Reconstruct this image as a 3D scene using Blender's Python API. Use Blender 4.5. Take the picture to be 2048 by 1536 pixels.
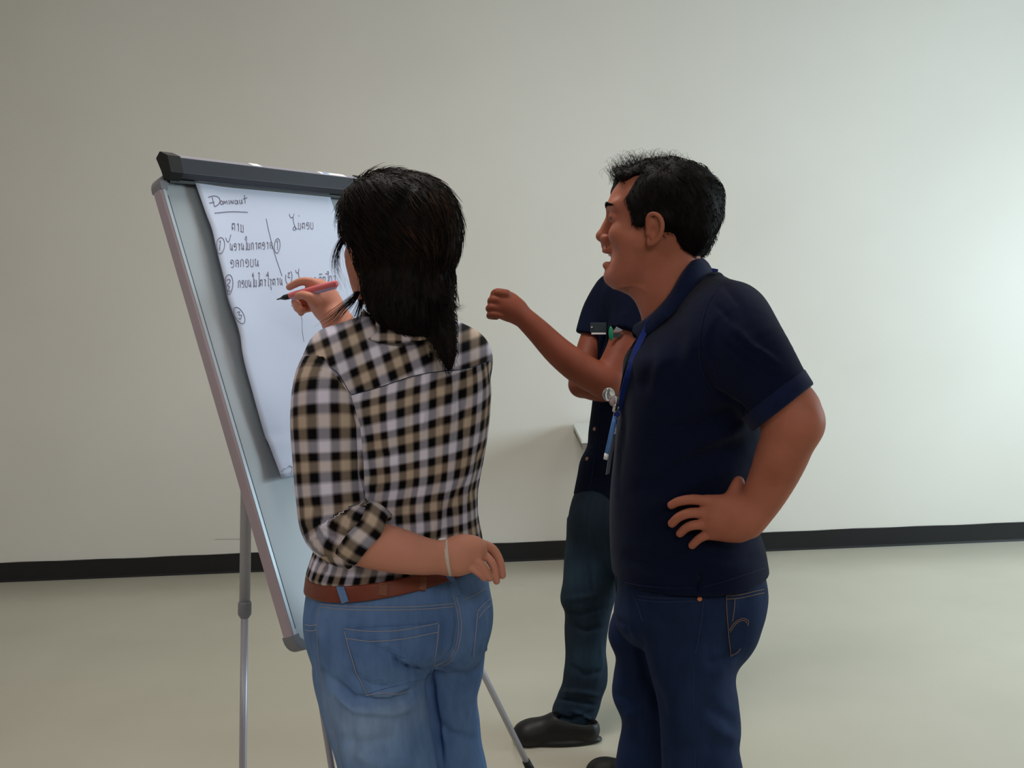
import bpy, math, random
import numpy as np
from mathutils import Vector
from mathutils.bvhtree import BVHTree
random.seed(4); rng = np.random.default_rng(4)
for o in list(bpy.data.objects): bpy.data.objects.remove(o)
SC = bpy.context.scene; COL = SC.collection

# ---------------------------------------------------------------- camera
FPX = 1990.0; H = 1.42
PITCH = math.atan((768 - 597) / FPX); ROLL = math.radians(2.0)
F_ = np.array([0, math.cos(PITCH), -math.sin(PITCH)]); U0 = np.array([0, math.sin(PITCH), math.cos(PITCH)]); R0 = np.array([1., 0, 0])
cR, sR = math.cos(ROLL), math.sin(ROLL)
RT = cR * R0 - sR * U0; UP = sR * R0 + cR * U0; CAM = np.array([0, 0, H])
cd = bpy.data.cameras.new('camera'); cam = bpy.data.objects.new('camera', cd); COL.objects.link(cam)
from mathutils import Matrix
M3 = Matrix(((RT[0], UP[0], -F_[0], 0), (RT[1], UP[1], -F_[1], 0), (RT[2], UP[2], -F_[2], H), (0, 0, 0, 1)))
cam.matrix_world = M3
cd.sensor_width = 36; cd.lens = FPX / 2048 * 36; cd.clip_start = .05
SC.camera = cam

# ---------------------------------------------------------------- world, light, exposure
SC.view_settings.view_transform = 'Standard'; SC.view_settings.look = 'None'
SC.view_settings.gamma = 1; SC.view_settings.use_curve_mapping = False
SC.view_settings.exposure = 0.0
w = bpy.data.worlds.new('world'); SC.world = w; w.use_nodes = True
w.node_tree.nodes['Background'].inputs[0].default_value = (.62, .78, 1, 1)
w.node_tree.nodes['Background'].inputs[1].default_value = 1.0

def area(name, loc, target, sx, sy, power, color, spread=180):
    l = bpy.data.lights.new(name, 'AREA'); l.shape = 'RECTANGLE'; l.size = sx; l.size_y = sy
    l.energy = power; l.color = color; l.spread = math.radians(spread)
    o = bpy.data.objects.new(name, l); COL.objects.link(o); o.location = loc
    o.rotation_euler = (Vector(target) - Vector(loc)).to_track_quat('-Z', 'Y').to_euler()
    return o
LIGHTS = True
# daylight through the window opening in the right-hand wall
area('window_daylight', (4.62, 3.3, 1.75), (.6, 4.9, .75), 2.3, 1.5, 84, (.74, .93, 1.0), 135)
# unseen ceiling lamps over the room, the back one added as ambient front fill
area('ceiling_lamp_front', (-.3, 2.4, 3.3), (-.3, 2.6, 0), 1.2, .5, 36, (1.0, .94, .88))
area('ambient_fill_back', (1.2, -1.8, 3.3), (.6, 0.5, .6), 2.2, 1.2, 62, (.98, .96, .90))
area('ceiling_lamp_left', (-3.0, -1.0, 3.3), (-2.0, 2, .5), 1.6, .8, 30, (1.0, .87, .86))

# ---------------------------------------------------------------- projection helpers
def P(x, y, D):
    d = F_ + (x - 1024) / FPX * RT - (y - 768) / FPX * UP
    return CAM + d * D / d[1]
def ray(x, y):
    return F_ + (x - 1024) / FPX * RT - (y - 768) / FPX * UP
def hit_plane(x, y, p0, n):
    d = ray(x, y); return CAM + d * (np.dot(np.asarray(p0) - CAM, n) / np.dot(d, n))
def projv(V):
    q = V - CAM; z = q @ F_
    return 1024 + FPX * (q @ RT) / z, 768 - FPX * (q @ UP) / z
def nrm(v): v = np.asarray(v, float); return v / np.linalg.norm(v)

# ---------------------------------------------------------------- object helpers
def tag(o, label=None, cat=None, group=None, kind=None):
    if label: o['label'] = label
    if cat: o['category'] = cat
    if group: o['group'] = group
    if kind: o['kind'] = kind
    return o
def empty(name, loc, **k):
    o = bpy.data.objects.new(name, None); COL.objects.link(o); o.location = loc; o.empty_display_size = .05
    return tag(o, **k)
def link(name, me, mat=None, parent=None, smooth=True, **k):
    o = bpy.data.objects.new(name, me); COL.objects.link(o)
    if mat: me.materials.append(mat)
    if smooth: me.polygons.foreach_set('use_smooth', [True] * len(me.polygons))
    if parent:
        o.parent = parent
        q = parent
        off = Vector((0, 0, 0))
        while q: off += q.location; q = q.parent
        o.location = -off
    return tag(o, **k)
def mesh(name, V, Fc):
    me = bpy.data.meshes.new(name)
    V = np.asarray(V, dtype=np.float32)
    if isinstance(Fc, np.ndarray) and Fc.ndim == 2:
        n, k = Fc.shape
        me.vertices.add(len(V)); me.vertices.foreach_set('co', V.ravel())
        me.loops.add(n * k); me.loops.foreach_set('vertex_index', Fc.ravel().astype(np.int32))
        me.polygons.add(n); me.polygons.foreach_set('loop_start', np.arange(0, n * k, k, dtype=np.int32))
        me.polygons.foreach_set('loop_total', np.full(n, k, dtype=np.int32))
        me.update(calc_edges=True)
    else:
        me.from_pydata([tuple(map(float, v)) for v in V], [], [tuple(map(int, f)) for f in Fc]); me.update()
    return me
class MB:
    def __init__(s): s.v = []; s.f = []
    def add(s, V, Fs):
        n = len(s.v); s.v += [tuple(map(float, v)) for v in V]; s.f += [tuple(int(i) + n for i in f) for f in Fs]; return s
    def box(s, c, ax, ay, az, hx, hy, hz):
        c = np.asarray(c, float); V = []
        for i in (-1, 1):
            for j in (-1, 1):
                for k in (-1, 1): V.append(c + i * hx * np.asarray(ax) + j * hy * np.asarray(ay) + k * hz * np.asarray(az))
        return s.add(V, [(0, 1, 3, 2), (4, 6, 7, 5), (0, 4, 5, 1), (2, 3, 7, 6), (0, 2, 6, 4), (1, 5, 7, 3)])
    def tube(s, pts, r, n=12, caps=True):
        pts = [np.asarray(p, float) for p in pts]; m = len(pts)
        rr = r if hasattr(r, '__len__') else [r] * m
        t0 = nrm(pts[1] - pts[0]); a = np.cross(t0, [0, 0, 1.])
        if np.linalg.norm(a) < 1e-3: a = np.cross(t0, [1., 0, 0])
        a = nrm(a); V = []
        for i in range(m):
            t = nrm(pts[min(i + 1, m - 1)] - pts[max(i - 1, 0)])
            a = nrm(a - t * np.dot(a, t)); b = np.cross(t, a)
            for k in range(n):
                q = 2 * math.pi * k / n
                V.append(pts[i] + rr[i] * (math.cos(q) * a + math.sin(q) * b))
        Fs = [(i * n + k, i * n + (k + 1) % n, (i + 1) * n + (k + 1) % n, (i + 1) * n + k) for i in range(m - 1) for k in range(n)]
        if caps: Fs += [tuple(range(n))[::-1], tuple((m - 1) * n + k for k in range(n))]
        return s.add(V, Fs)
    def prism(s, poly, c, ax, ay, az, l0, l1):
        c = np.asarray(c, float); n = len(poly)
        V = [c + x * np.asarray(ax) + y * np.asarray(ay) + l * np.asarray(az) for l in (l0, l1) for x, y in poly]
        Fs = [(k, (k + 1) % n, n + (k + 1) % n, n + k) for k in range(n)] + [tuple(range(n))[::-1], tuple(range(n, 2 * n))]
        return s.add(V, Fs)
    def ball(s, c, r, nu=16, nv=10, ax=None):
        c = np.asarray(c, float); A = np.eye(3) if ax is None else np.asarray(ax)
        r = np.asarray(r, float) * np.ones(3); V = [c + r[2] * A[2]]
        for i in range(1, nv):
            t = math.pi * i / nv
            for k in range(nu):
                p = 2 * math.pi * k / nu
                V.append(c + r[0] * math.sin(t) * math.cos(p) * A[0] + r[1] * math.sin(t) * math.sin(p) * A[1] + r[2] * math.cos(t) * A[2])
        V.append(c - r[2] * A[2]); Fs = [(0, 1 + k, 1 + (k + 1) % nu) for k in range(nu)]
        for i in range(nv - 2):
            for k in range(nu): Fs.append((1 + i * nu + k, 1 + (i + 1) * nu + k, 1 + (i + 1) * nu + (k + 1) % nu, 1 + i * nu + (k + 1) % nu))
        L = len(V) - 1; Fs += [(L, 1 + (nv - 2) * nu + (k + 1) % nu, 1 + (nv - 2) * nu + k) for k in range(nu)]
        return s.add(V, Fs)
    def build(s, name, mat, parent=None, smooth=False, bevel=0, **k):
        me = bpy.data.meshes.new(name); me.from_pydata(s.v, [], s.f); me.validate(); me.update()
        import bmesh
        bm = bmesh.new(); bm.from_mesh(me); bmesh.ops.recalc_face_normals(bm, faces=bm.faces)
        if bevel: bmesh.ops.bevel(bm, geom=bm.edges[:], offset=bevel, segments=2, affect='EDGES', profile=.6)
        bm.to_mesh(me); bm.free()
        return link(name, me, mat, parent, smooth, **k)

# ---------------------------------------------------------------- materials
def srgb(*c):
    c = [x / 255 for x in c]
    return tuple(((x + .055) / 1.055) ** 2.4 if x > .04045 else x / 12.92 for x in c) + (1,)
class NT:
    def __init__(s, name, rough=.6, spec=.3, **kw):
        s.m = bpy.data.materials.new(name); s.m.use_nodes = True; s.t = s.m.node_tree; s.b = s.t.nodes['Principled BSDF']
        s.b.inputs['Roughness'].default_value = rough; s.b.inputs['Specular IOR Level'].default_value = spec
        for k, v in kw.items(): s.b.inputs[k.replace('_', ' ')].default_value = v
    def n(s, typ, **kw):
        o = s.t.nodes.new('ShaderNode' + typ)
        for k, v in kw.items():
            if hasattr(o, k): setattr(o, k, v)
            else: o.inputs[k.replace('_', ' ')].default_value = v
        return o
    def l(s, a, b): s.t.links.new(a, b)
    def ramp(s, src, stops, interp='LINEAR'):
        r = s.n('ValToRGB'); r.color_ramp.interpolation = interp; e = r.color_ramp.elements
        while len(e) < len(stops): e.new(.5)
        for i, (p, c) in enumerate(stops): e[i].position = p; e[i].color = c if hasattr(c, '__len__') else (c, c, c, 1)
        if src is not None: s.l(src, r.inputs[0])
        return r
    def noise(s, scale, detail=3, vec=None, dim='Object', sx=None):
        t = s.n('TexCoord'); o = s.n('TexNoise', Scale=scale, Detail=detail)
        src = vec or t.outputs[dim]
        if sx is not None:
            mp = s.n('Mapping'); mp.inputs['Scale'].default_value = sx; s.l(src, mp.inputs[0]); src = mp.outputs[0]
        s.l(src, o.inputs['Vector']); return o
    def bump(s, h, strength=.3, dist=.002):
        b = s.n('Bump', Strength=strength, Distance=dist); s.l(h, b.inputs['Height']); s.l(b.outputs[0], s.b.inputs['Normal']); return b
def simple(name, col, rough=.6, spec=.3, var=0, vs=8, bump=0, bs=300, bd=.001, **kw):
    t = NT(name, rough, spec, **kw); t.b.inputs['Base Color'].default_value = col
    if var:
        n = t.noise(vs, 4)
        a = tuple(max(0, x * (1 - var)) for x in col[:3]) + (1,); b = tuple(min(1, x * (1 + var)) for x in col[:3]) + (1,)
        r = t.ramp(n.outputs[0], [(.3, a), (.7, b)]); t.l(r.outputs[0], t.b.inputs['Base Color'])
    if bump: t.bump(t.noise(bs, 2).outputs[0], bump, bd)
    return t.m
M = {}
def wallmat():
    t = NT('painted_wall', .75, .2)
    n = t.noise(.9, 3); r = t.ramp(n.outputs[0], [(.3, srgb(216, 211, 203)), (.7, srgb(223, 219, 212))])
    t.l(r.outputs[0], t.b.inputs['Base Color']); t.bump(t.noise(55, 3).outputs[0], .12, .002); return t.m
M['wall'] = wallmat()
def floormat():
    t = NT('floor_epoxy', .25, .5)
    n = t.noise(1.3, 4); r = t.ramp(n.outputs[0], [(.3, srgb(186, 180, 163)), (.7, srgb(197, 191, 175))])
    t.l(r.outputs[0], t.b.inputs['Base Color'])
    n2 = t.noise(2.5, 2); r2 = t.ramp(n2.outputs[0], [(.3, .21), (.75, .27)]); t.l(r2.outputs[0], t.b.inputs['Roughness'])
    return t.m
M['floor'] = floormat()
M['ceil'] = simple('ceiling_paint', srgb(215, 213, 208), .9)
M['skirting'] = simple('black_vinyl', srgb(20, 20, 24), .38, .45, .15, 5)
def skinmat(name, a, b, c):
    t = NT(name, .55, .22); n = t.noise(11, 4); r = t.ramp(n.outputs[0], [(.28, a), (.5, b), (.75, c)])
    t.l(r.outputs[0], t.b.inputs['Base Color'])
    t.b.inputs['Subsurface Weight'].default_value = .08; t.b.inputs['Subsurface Radius'].default_value = (.01, .004, .002); t.b.inputs['Subsurface Scale'].default_value = .6
    t.bump(t.noise(260, 3).outputs[0], .15, .0008); return t.m
M['skin_m'] = skinmat('skin_tanned', srgb(158, 94, 74), srgb(172, 106, 84), srgb(182, 112, 94))
M['skin_w'] = skinmat('skin_warm', srgb(192, 126, 106), srgb(204, 140, 118), srgb(208, 142, 124))
M['skin_d'] = skinmat('skin_brown', srgb(108, 52, 36), srgb(120, 62, 44), srgb(128, 66, 50))
M['lip'] = simple('lip', srgb(150, 75, 70), .4)
M['tooth'] = simple('tooth', srgb(225, 215, 200), .3)
M['eye'] = simple('eye_dark', srgb(25, 16, 14), .15, .5)
def hairmat(name, a, b, rough=.62):
    t = NT(name, rough, .11); n = t.noise(60, 3, sx=(1, 1, .15)); r = t.ramp(n.outputs[0], [(.35, a), (.7, b)])
    t.l(r.outputs[0], t.b.inputs['Base Color']); t.bump(n.outputs[0], .5, .003); return t.m
M['hair'] = hairmat('black_hair', srgb(10, 9, 10), srgb(24, 18, 16))
M['hair_c'] = hairmat('brown_streak_hair', srgb(34, 24, 20), srgb(78, 54, 40))
M['hair_b'] = hairmat('brown_black_hair', srgb(12, 10, 10), srgb(44, 30, 22))
def denim(name, dark, mid, light, s=4.5):
    t = NT(name, .85, .15)
    n = t.noise(s, 5); n2 = t.noise(900, 2, sx=(1, 1, .3)); n3 = t.noise(60, 3, sx=(1, 1, .25))
    r = t.ramp(n.outputs[0], [(.3, dark), (.52, mid), (.75, light)])
    r3 = t.ramp(n3.outputs[0], [(.3, .82), (.7, 1.12)])
    mx = t.n('MixRGB', blend_type='MULTIPLY', Fac=.8); t.l(r.outputs[0], mx.inputs[1]); t.l(r3.outputs[0], mx.inputs[2])
    t.l(mx.outputs[0], t.b.inputs['Base Color']); t.bump(n2.outputs[0], .35, .0012); return t.m
M['jeans_w'] = denim('light_blue_denim', srgb(84, 114, 164), srgb(106, 138, 186), srgb(138, 164, 202))
M['jeans_m'] = denim('dark_blue_denim', srgb(20, 30, 56), srgb(26, 41, 72), srgb(36, 54, 88))
M['jeans_d'] = denim('teal_black_denim', srgb(22, 32, 44), srgb(30, 44, 58), srgb(44, 66, 82))
M['stitch_w'] = simple('pale_stitch', srgb(150, 152, 168), .8)
M['stitch_m'] = simple('tan_stitch', srgb(120, 96, 84), .8)
M['stitch_d'] = simple('dark_crease_stitch', srgb(40, 52, 86), .9)
M['navy'] = simple('navy_pique', srgb(13, 20, 44), .9, .08, .22, 6, .35, 900, .0012, Sheen_Weight=.05)
M['navy_rib'] = simple('navy_rib_knit', srgb(18, 28, 60), .85, .10, .15, 30, .5, 700, .0015, Sheen_Weight=.08)
M['navy2'] = simple('ink_cotton', srgb(11, 17, 36), .88, .08, .2, 8, .3, 800, .001)
M['leather'] = simple('brown_leather', srgb(116, 52, 34), .38, .45, .22, 9, .2, 120, .001)
M['leather_tan'] = simple('tan_leather_keeper', srgb(128, 76, 54), .45, .4, .1)
M['metal'] = simple('brushed_steel', srgb(170, 170, 175), .3, .5, Metallic=.9)
M['copper'] = simple('copper_rivet', srgb(205, 130, 90), .35, .5, Metallic=.4)
M['button'] = simple('tan_button', srgb(150, 110, 90), .4)
M['alu'] = simple('anodised_rail', srgb(188, 172, 184), .42, .5, .05, 4, Metallic=.25)
M['alu_lip'] = simple('rail_front_lip', srgb(190, 202, 212), .35, .5, Metallic=.25)
M['cap_grey'] = simple('grey_plastic_corner', srgb(132, 134, 142), .45, .4)
M['gasket'] = simple('dark_gasket', srgb(70, 78, 92), .6)
M['board'] = simple('whiteboard_enamel', srgb(172, 180, 187), .34, .4, .02, 2)
M['graphite'] = simple('graphite_clamp', srgb(50, 53, 62), .4, .5, .06, 4, Metallic=.2)
M['clamp_top'] = simple('silver_clamp_top', srgb(150, 148, 160), .35, .5, Metallic=.3)
M['black'] = simple('black_plastic', srgb(13, 14, 16), .5, .4)
M['white_pl'] = simple('white_plastic', srgb(225, 225, 228), .4, .4)
M['paper'] = simple('flipchart_paper', srgb(198, 207, 228), .8, .15, .015, 3)
M['ink'] = simple('marker_ink', srgb(112, 106, 126), .7)
M['ink_grey'] = simple('grey_line', srgb(150, 152, 158), .7)
M['tube'] = simple('satin_leg_tube', srgb(178, 176, 186), .38, .5, .03, 5, Metallic=.3)
M['pink'] = simple('pink_marker_barrel', srgb(222, 112, 118), .35, .4)
M['lilac'] = simple('lilac_marker_barrel', srgb(178, 168, 200), .35, .4)
M['band'] = simple('cream_wrist_string', srgb(205, 188, 178), .7)
M['blue'] = simple('royal_blue_ribbon', srgb(14, 42, 122), .55, .3)
M['ltblue'] = simple('light_blue_pen', srgb(78, 128, 200), .3, .5)
M['green'] = simple('green_clip', srgb(14, 120, 88), .4, .4)
M['clear'] = simple('clear_plastic', (.85, .88, .9, 1), .08, .5, Transmission_Weight=.85, IOR=1.3)
M['film'] = simple('clear_tag_film', srgb(150, 160, 165), .2, .5, Alpha=.45)
M['pinkish'] = simple('pink_bead', srgb(205, 150, 150), .3)
M['badge'] = simple('dark_badge', srgb(52, 60, 66), .25, .5)
M['tabletop'] = simple('white_laminate', srgb(222, 224, 220), .4, .4)
M['edge'] = simple('grey_brown_edge', srgb(128, 118, 112), .6)
M['leg_grey'] = simple('table_leg_grey', srgb(150, 148, 146), .5)
M['glass'] = simple('window_glass', (1, 1, 1, 1), .02, .5, Transmission_Weight=1.0, IOR=1.05)
M['scuff'] = simple('scuff_mark', srgb(170, 166, 152), .8)

def plaid():
    t = NT('checked_cotton', .85, .15)
    W, N, T, B = srgb(238, 234, 248), srgb(14, 16, 28), srgb(214, 198, 184), srgb(38, 24, 24)
    stops = [(0, W), (.19, W), (.29, N), (.45, N), (.54, T), (.70, T), (.79, B), (.92, B), (1.0, W)]
    def stripes(sock):
        fr = t.n('Math', operation='FRACT'); t.l(sock, fr.inputs[0]); return t.ramp(fr.outputs[0], stops)
    def pat(nu, nv):
        a = t.n('Attribute', attribute_name=nu); b = t.n('Attribute', attribute_name=nv)
        ra, rb = stripes(a.outputs['Fac']), stripes(b.outputs['Fac'])
        m = t.n('MixRGB', Fac=.5); t.l(ra.outputs[0], m.inputs[1]); t.l(rb.outputs[0], m.inputs[2])
        return m.outputs[0]
    p0, p1, p2 = pat('u0', 'v0'), pat('u1', 'v1'), pat('u2', 'v2')
    def sel(a, b, att):
        w = t.n('Attribute', attribute_name=att); c = t.n('Math', operation='GREATER_THAN'); c.inputs[1].default_value = 0
        t.l(w.outputs['Fac'], c.inputs[0]); m = t.n('MixRGB'); t.l(c.outputs[0], m.inputs[0]); t.l(a, m.inputs[1]); t.l(b, m.inputs[2]); return m.outputs[0]
    o = sel(sel(p0, p1, 'wy'), p2, 'ws')
    g = t.n('Gamma'); g.inputs[1].default_value = 1.45; t.l(o, g.inputs[0])
    t.l(g.outputs[0], t.b.inputs['Base Color']); t.bump(t.noise(1100, 2).outputs[0], .2, .0008); return t.m
M['plaid'] = plaid()

# ---------------------------------------------------------------- implicit surface engine
def cubic(t, xs, ys):
    xs = np.asarray(xs, float); ys = np.asarray(ys, float)
    m = np.gradient(ys, xs) if len(xs) > 2 else np.full(len(xs), (ys[-1] - ys[0]) / (xs[-1] - xs[0]))
    t = np.clip(t, xs[0], xs[-1]); i = np.clip(np.searchsorted(xs, t) - 1, 0, len(xs) - 2)
    h = xs[i + 1] - xs[i]; s = (t - xs[i]) / h
    return ((2 * s**3 - 3 * s**2 + 1) * ys[i] + (s**3 - 2 * s**2 + s) * h * m[i] + (-2 * s**3 + 3 * s**2) * ys[i + 1] + (s**3 - s**2) * h * m[i + 1])
def cap(a, b, ra, rb=None, side=None, q=1.0):
    a = np.asarray(a, float); b = np.asarray(b, float); rb = ra if rb is None else rb
    ab = b - a; L2 = max(float(ab @ ab), 1e-12)
    m = max(ra, rb) * max(q, 1)
    def fn(X, Y, Z):
        px, py, pz = X - a[0], Y - a[1], Z - a[2]
        t = np.clip((px * ab[0] + py * ab[1] + pz * ab[2]) / L2, 0, 1)
        dx, dy, dz = px - t * ab[0], py - t * ab[1], pz - t * ab[2]
        if side is not None:
            s = (dx * side[0] + dy * side[1] + dz * side[2]) * (1 / q - 1)
            dx, dy, dz = dx + s * side[0], dy + s * side[1], dz + s * side[2]
        return np.sqrt(dx * dx + dy * dy + dz * dz) - (ra + (rb - ra) * t)
    return fn, np.minimum(a, b) - m, np.maximum(a, b) + m
def chain(pts, rs, side=None, q=1.0, sub=5):
    pts = np.asarray(pts, float); n = len(pts); out = []
    if n > 2:
        t = np.arange(n); tt = np.linspace(0, n - 1, (n - 1) * sub + 1)
        pts = np.stack([cubic(tt, t, pts[:, k]) for k in range(3)], 1); rs = cubic(tt, t, rs)
    fs = [cap(pts[i], pts[i + 1], rs[i], rs[i + 1], side, q) for i in range(len(pts) - 1)]
    lo = np.min([f[1] for f in fs], 0); hi = np.max([f[2] for f in fs], 0)
    def fn(X, Y, Z):
        d = fs[0][0](X, Y, Z)
        for f in fs[1:]: d = np.minimum(d, f[0](X, Y, Z))
        return d
    return fn, lo, hi
def ell(c, r, R=None):
    c = np.asarray(c, float); r = np.asarray(r, float) * np.ones(3); R = np.eye(3) if R is None else np.asarray(R)
    def fn(X, Y, Z):
        p = (X - c[0], Y - c[1], Z - c[2]); k0 = 0; k1 = 0
        for i in range(3):
            q = p[0] * R[i][0] + p[1] * R[i][1] + p[2] * R[i][2]
            k0 = k0 + (q / r[i])**2; k1 = k1 + (q / r[i]**2)**2
        k0 = np.sqrt(k0); return k0 * (k0 - 1) / np.sqrt(k1 + 1e-12)
    m = r.max() if R is not None else r
    return fn, c - m, c + m
def rows2loft(rows, D, shrink=0.0):
    # rows: (y, xl, xr, half depth, dy, yaw deg, n) ; x extents seen from the front at depth D+dy
    out = []
    for (y, xl, xr, B, dy, a, n) in rows:
        l = P(xl, y, D + dy); r = P(xr, y, D + dy); W = (r[0] - l[0]) / 2 - shrink; B = B - shrink
        sa, ca = math.sin(math.radians(a)), math.cos(math.radians(a))
        A = math.sqrt(max(W * W - B * B * sa * sa, (.35 * W)**2)) / ca
        out.append(((l[2] + r[2]) / 2, (l[0] + r[0]) / 2, D + dy, A, B, math.radians(a), n))
    return loft(out)
def loft(rows):
    rows = sorted(rows); R = np.array(rows, float); zs = R[:, 0]
    m = R[:, 3:5].max() + .01
    lo = np.array([R[:, 1].min() - m, R[:, 2].min() - m, zs[0]]); hi = np.array([R[:, 1].max() + m, R[:, 2].max() + m, zs[-1]])
    def fn(X, Y, Z):
        z = np.asarray(Z).ravel() if np.asarray(Z).size == Z.shape[-1] else None
        def g(k):
            if z is not None: return cubic(z, zs, R[:, k]).reshape(Z.shape)
            return cubic(Z, zs, R[:, k])
        cx, cy, a, b, ya, n = [g(k) for k in range(1, 7)]
        c, s = np.cos(ya), np.sin(ya)
        dx, dy = X - cx, Y - cy
        u = np.abs(dx * c + dy * s) / a; v = np.abs(-dx * s + dy * c) / b
        d = ((u**n + v**n + 1e-9)**(1 / n) - 1) * np.minimum(a, b)
        return np.maximum(d, np.maximum(Z - zs[-1], zs[0] - Z))
    fn.R = R; fn.zs = zs
    return fn, lo, hi
def cut(pr, p, n, k=0):
    fn, lo, hi = pr; p = np.asarray(p, float); n = nrm(n)
    def g(X, Y, Z): return np.maximum(fn(X, Y, Z), (X - p[0]) * n[0] + (Y - p[1]) * n[1] + (Z - p[2]) * n[2])
    return g, lo, hi
class Vol:
    def __init__(s, lo, hi, h):
        s.lo = np.asarray(lo, float); s.h = h; s.n = np.ceil((np.asarray(hi) - s.lo) / h).astype(int) + 1
        s.V = np.full(s.n, .5, np.float32)
    def win(s, lo, hi, m):
        a = np.clip(np.floor((np.asarray(lo) - m - s.lo) / s.h).astype(int), 0, s.n); b = np.clip(np.ceil((np.asarray(hi) + m - s.lo) / s.h).astype(int) + 1, 0, s.n)
        if np.any(b <= a): return None
        sl = tuple(slice(a[i], b[i]) for i in range(3))
        ax = [(s.lo[i] + np.arange(a[i], b[i]) * s.h).astype(np.float32) for i in range(3)]
        return sl, ax[0][:, None, None], ax[1][None, :, None], ax[2][None, None, :]
    def add(s, pr, k=0.0):
        w_ = s.win(pr[1], pr[2], k + 3 * s.h)
        if w_ is None: return s
        sl, X, Y, Z = w_; d = pr[0](X, Y, Z).astype(np.float32); a = s.V[sl]
        if k > 0:
            q = np.maximum(k - np.abs(a - d), 0) / k; s.V[sl] = np.minimum(a, d) - q * q * k * .25
        else: s.V[sl] = np.minimum(a, d)
        return s
    def sub(s, pr, k=0.0):
        w_ = s.win(pr[1], pr[2], k + 3 * s.h)
        if w_ is None: return s
        sl, X, Y, Z = w_; d = -pr[0](X, Y, Z).astype(np.float32); a = s.V[sl]
        if k > 0:
            q = np.maximum(k - np.abs(a - d), 0) / k; s.V[sl] = np.maximum(a, d) + q * q * k * .25
        else: s.V[sl] = np.maximum(a, d)
        return s
    def half(s, p, n):   # keep the side where (x-p).n < 0
        p = np.asarray(p, float); n = nrm(n)
        X, Y, Z = [(s.lo[i] + np.arange(s.n[i]) * s.h).astype(np.float32) for i in range(3)]
        d = (X[:, None, None] - p[0]) * n[0] + (Y[None, :, None] - p[1]) * n[1] + (Z[None, None, :] - p[2]) * n[2]
        s.V = np.maximum(s.V, d.astype(np.float32)); return s
    def fieldmax(s, fn):
        X, Y, Z = [(s.lo[i] + np.arange(s.n[i]) * s.h).astype(np.float32) for i in range(3)]
        s.V = np.maximum(s.V, fn(X[:, None, None], Y[None, :, None], Z[None, None, :]).astype(np.float32)); return s
    def mesh(s, smooth=3):
        V = s.V; V[0] = V[-1] = .5; V[:, 0] = V[:, -1] = .5; V[:, :, 0] = V[:, :, -1] = .5
        S = V < 0; n = s.n
        c = np.zeros(n - 1, np.int8)
        for i in (0, 1):
            for j in (0, 1):
                for k in (0, 1): c += S[i:n[0] - 1 + i, j:n[1] - 1 + j, k:n[2] - 1 + k]
        act = np.argwhere((c > 0) & (c < 8)); m = len(act)
        idx = np.full(n - 1, -1, np.int32); idx[act[:, 0], act[:, 1], act[:, 2]] = np.arange(m)
        cv = {}
        for i in (0, 1):
            for j in (0, 1):
                for k in (0, 1): cv[i, j, k] = V[act[:, 0] + i, act[:, 1] + j, act[:, 2] + k].astype(np.float64)
        acc = np.zeros((m, 3)); cnt = np.zeros(m)
        for ax in range(3):
            for p in (0, 1):
                for q in (0, 1):
                    a = [0, 0, 0]; o1, o2 = [(1, 2), (0, 2), (0, 1)][ax]; a[o1] = p; a[o2] = q; b = list(a); b[ax] = 1
                    va, vb = cv[tuple(a)], cv[tuple(b)]; x = (va < 0) != (vb < 0); t = np.where(x, va / np.where(x, va - vb, 1), 0)
                    pt = np.tile(np.array(a, float), (m, 1)); pt[:, ax] = t; acc[x] += pt[x]; cnt[x] += 1
        P3 = s.lo + (act + acc / cnt[:, None]) * s.h
        quads = []
        for ax in range(3):
            o1, o2 = [(1, 2), (2, 0), (0, 1)][ax]
            sl0 = [slice(1, -1)] * 3; sl1 = [slice(1, -1)] * 3; sl0[ax] = slice(0, -1); sl1[ax] = slice(1, None)
            A, B = S[tuple(sl0)], S[tuple(sl1)]
            e = np.argwhere(A != B); fl = A[e[:, 0], e[:, 1], e[:, 2]]
            off = np.array([1, 1, 1]); off[ax] = 0; e = e + off
            def g(d1, d2):
                q = e.copy(); q[:, o1] -= d1; q[:, o2] -= d2; return idx[q[:, 0], q[:, 1], q[:, 2]]
            Q = np.stack([g(0, 0), g(1, 0), g(1, 1), g(0, 1)], 1); Q[~fl] = Q[~fl][:, ::-1]; quads.append(Q)
        Q = np.concatenate(quads); Q = Q[(Q >= 0).all(1)]
        E = np.concatenate([Q[:, [0, 1]], Q[:, [1, 2]], Q[:, [2, 3]], Q[:, [3, 0]]])
        deg = np.bincount(E.ravel(), minlength=m).astype(float); deg[deg == 0] = 1
        def lap(X_):
            o = np.empty_like(X_)
            for k in range(3): o[:, k] = np.bincount(E[:, 0], X_[E[:, 1], k], m) + np.bincount(E[:, 1], X_[E[:, 0], k], m)
            return o / deg[:, None] - X_
        for _ in range(smooth): P3 = P3 + .55 * lap(P3); P3 = P3 - .50 * lap(P3)
        s.lap = lap
        return P3, Q
def vnormals(V, Q):
    a, b, c, d = V[Q[:, 0]], V[Q[:, 1]], V[Q[:, 2]], V[Q[:, 3]]
    fn = np.cross(c - a, d - b); N = np.zeros_like(V)
    for k in range(3):
        for j in range(4): N[:, k] += np.bincount(Q[:, j], fn[:, k], len(V))
    return N / (np.linalg.norm(N, axis=1, keepdims=True) + 1e-12)
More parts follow.
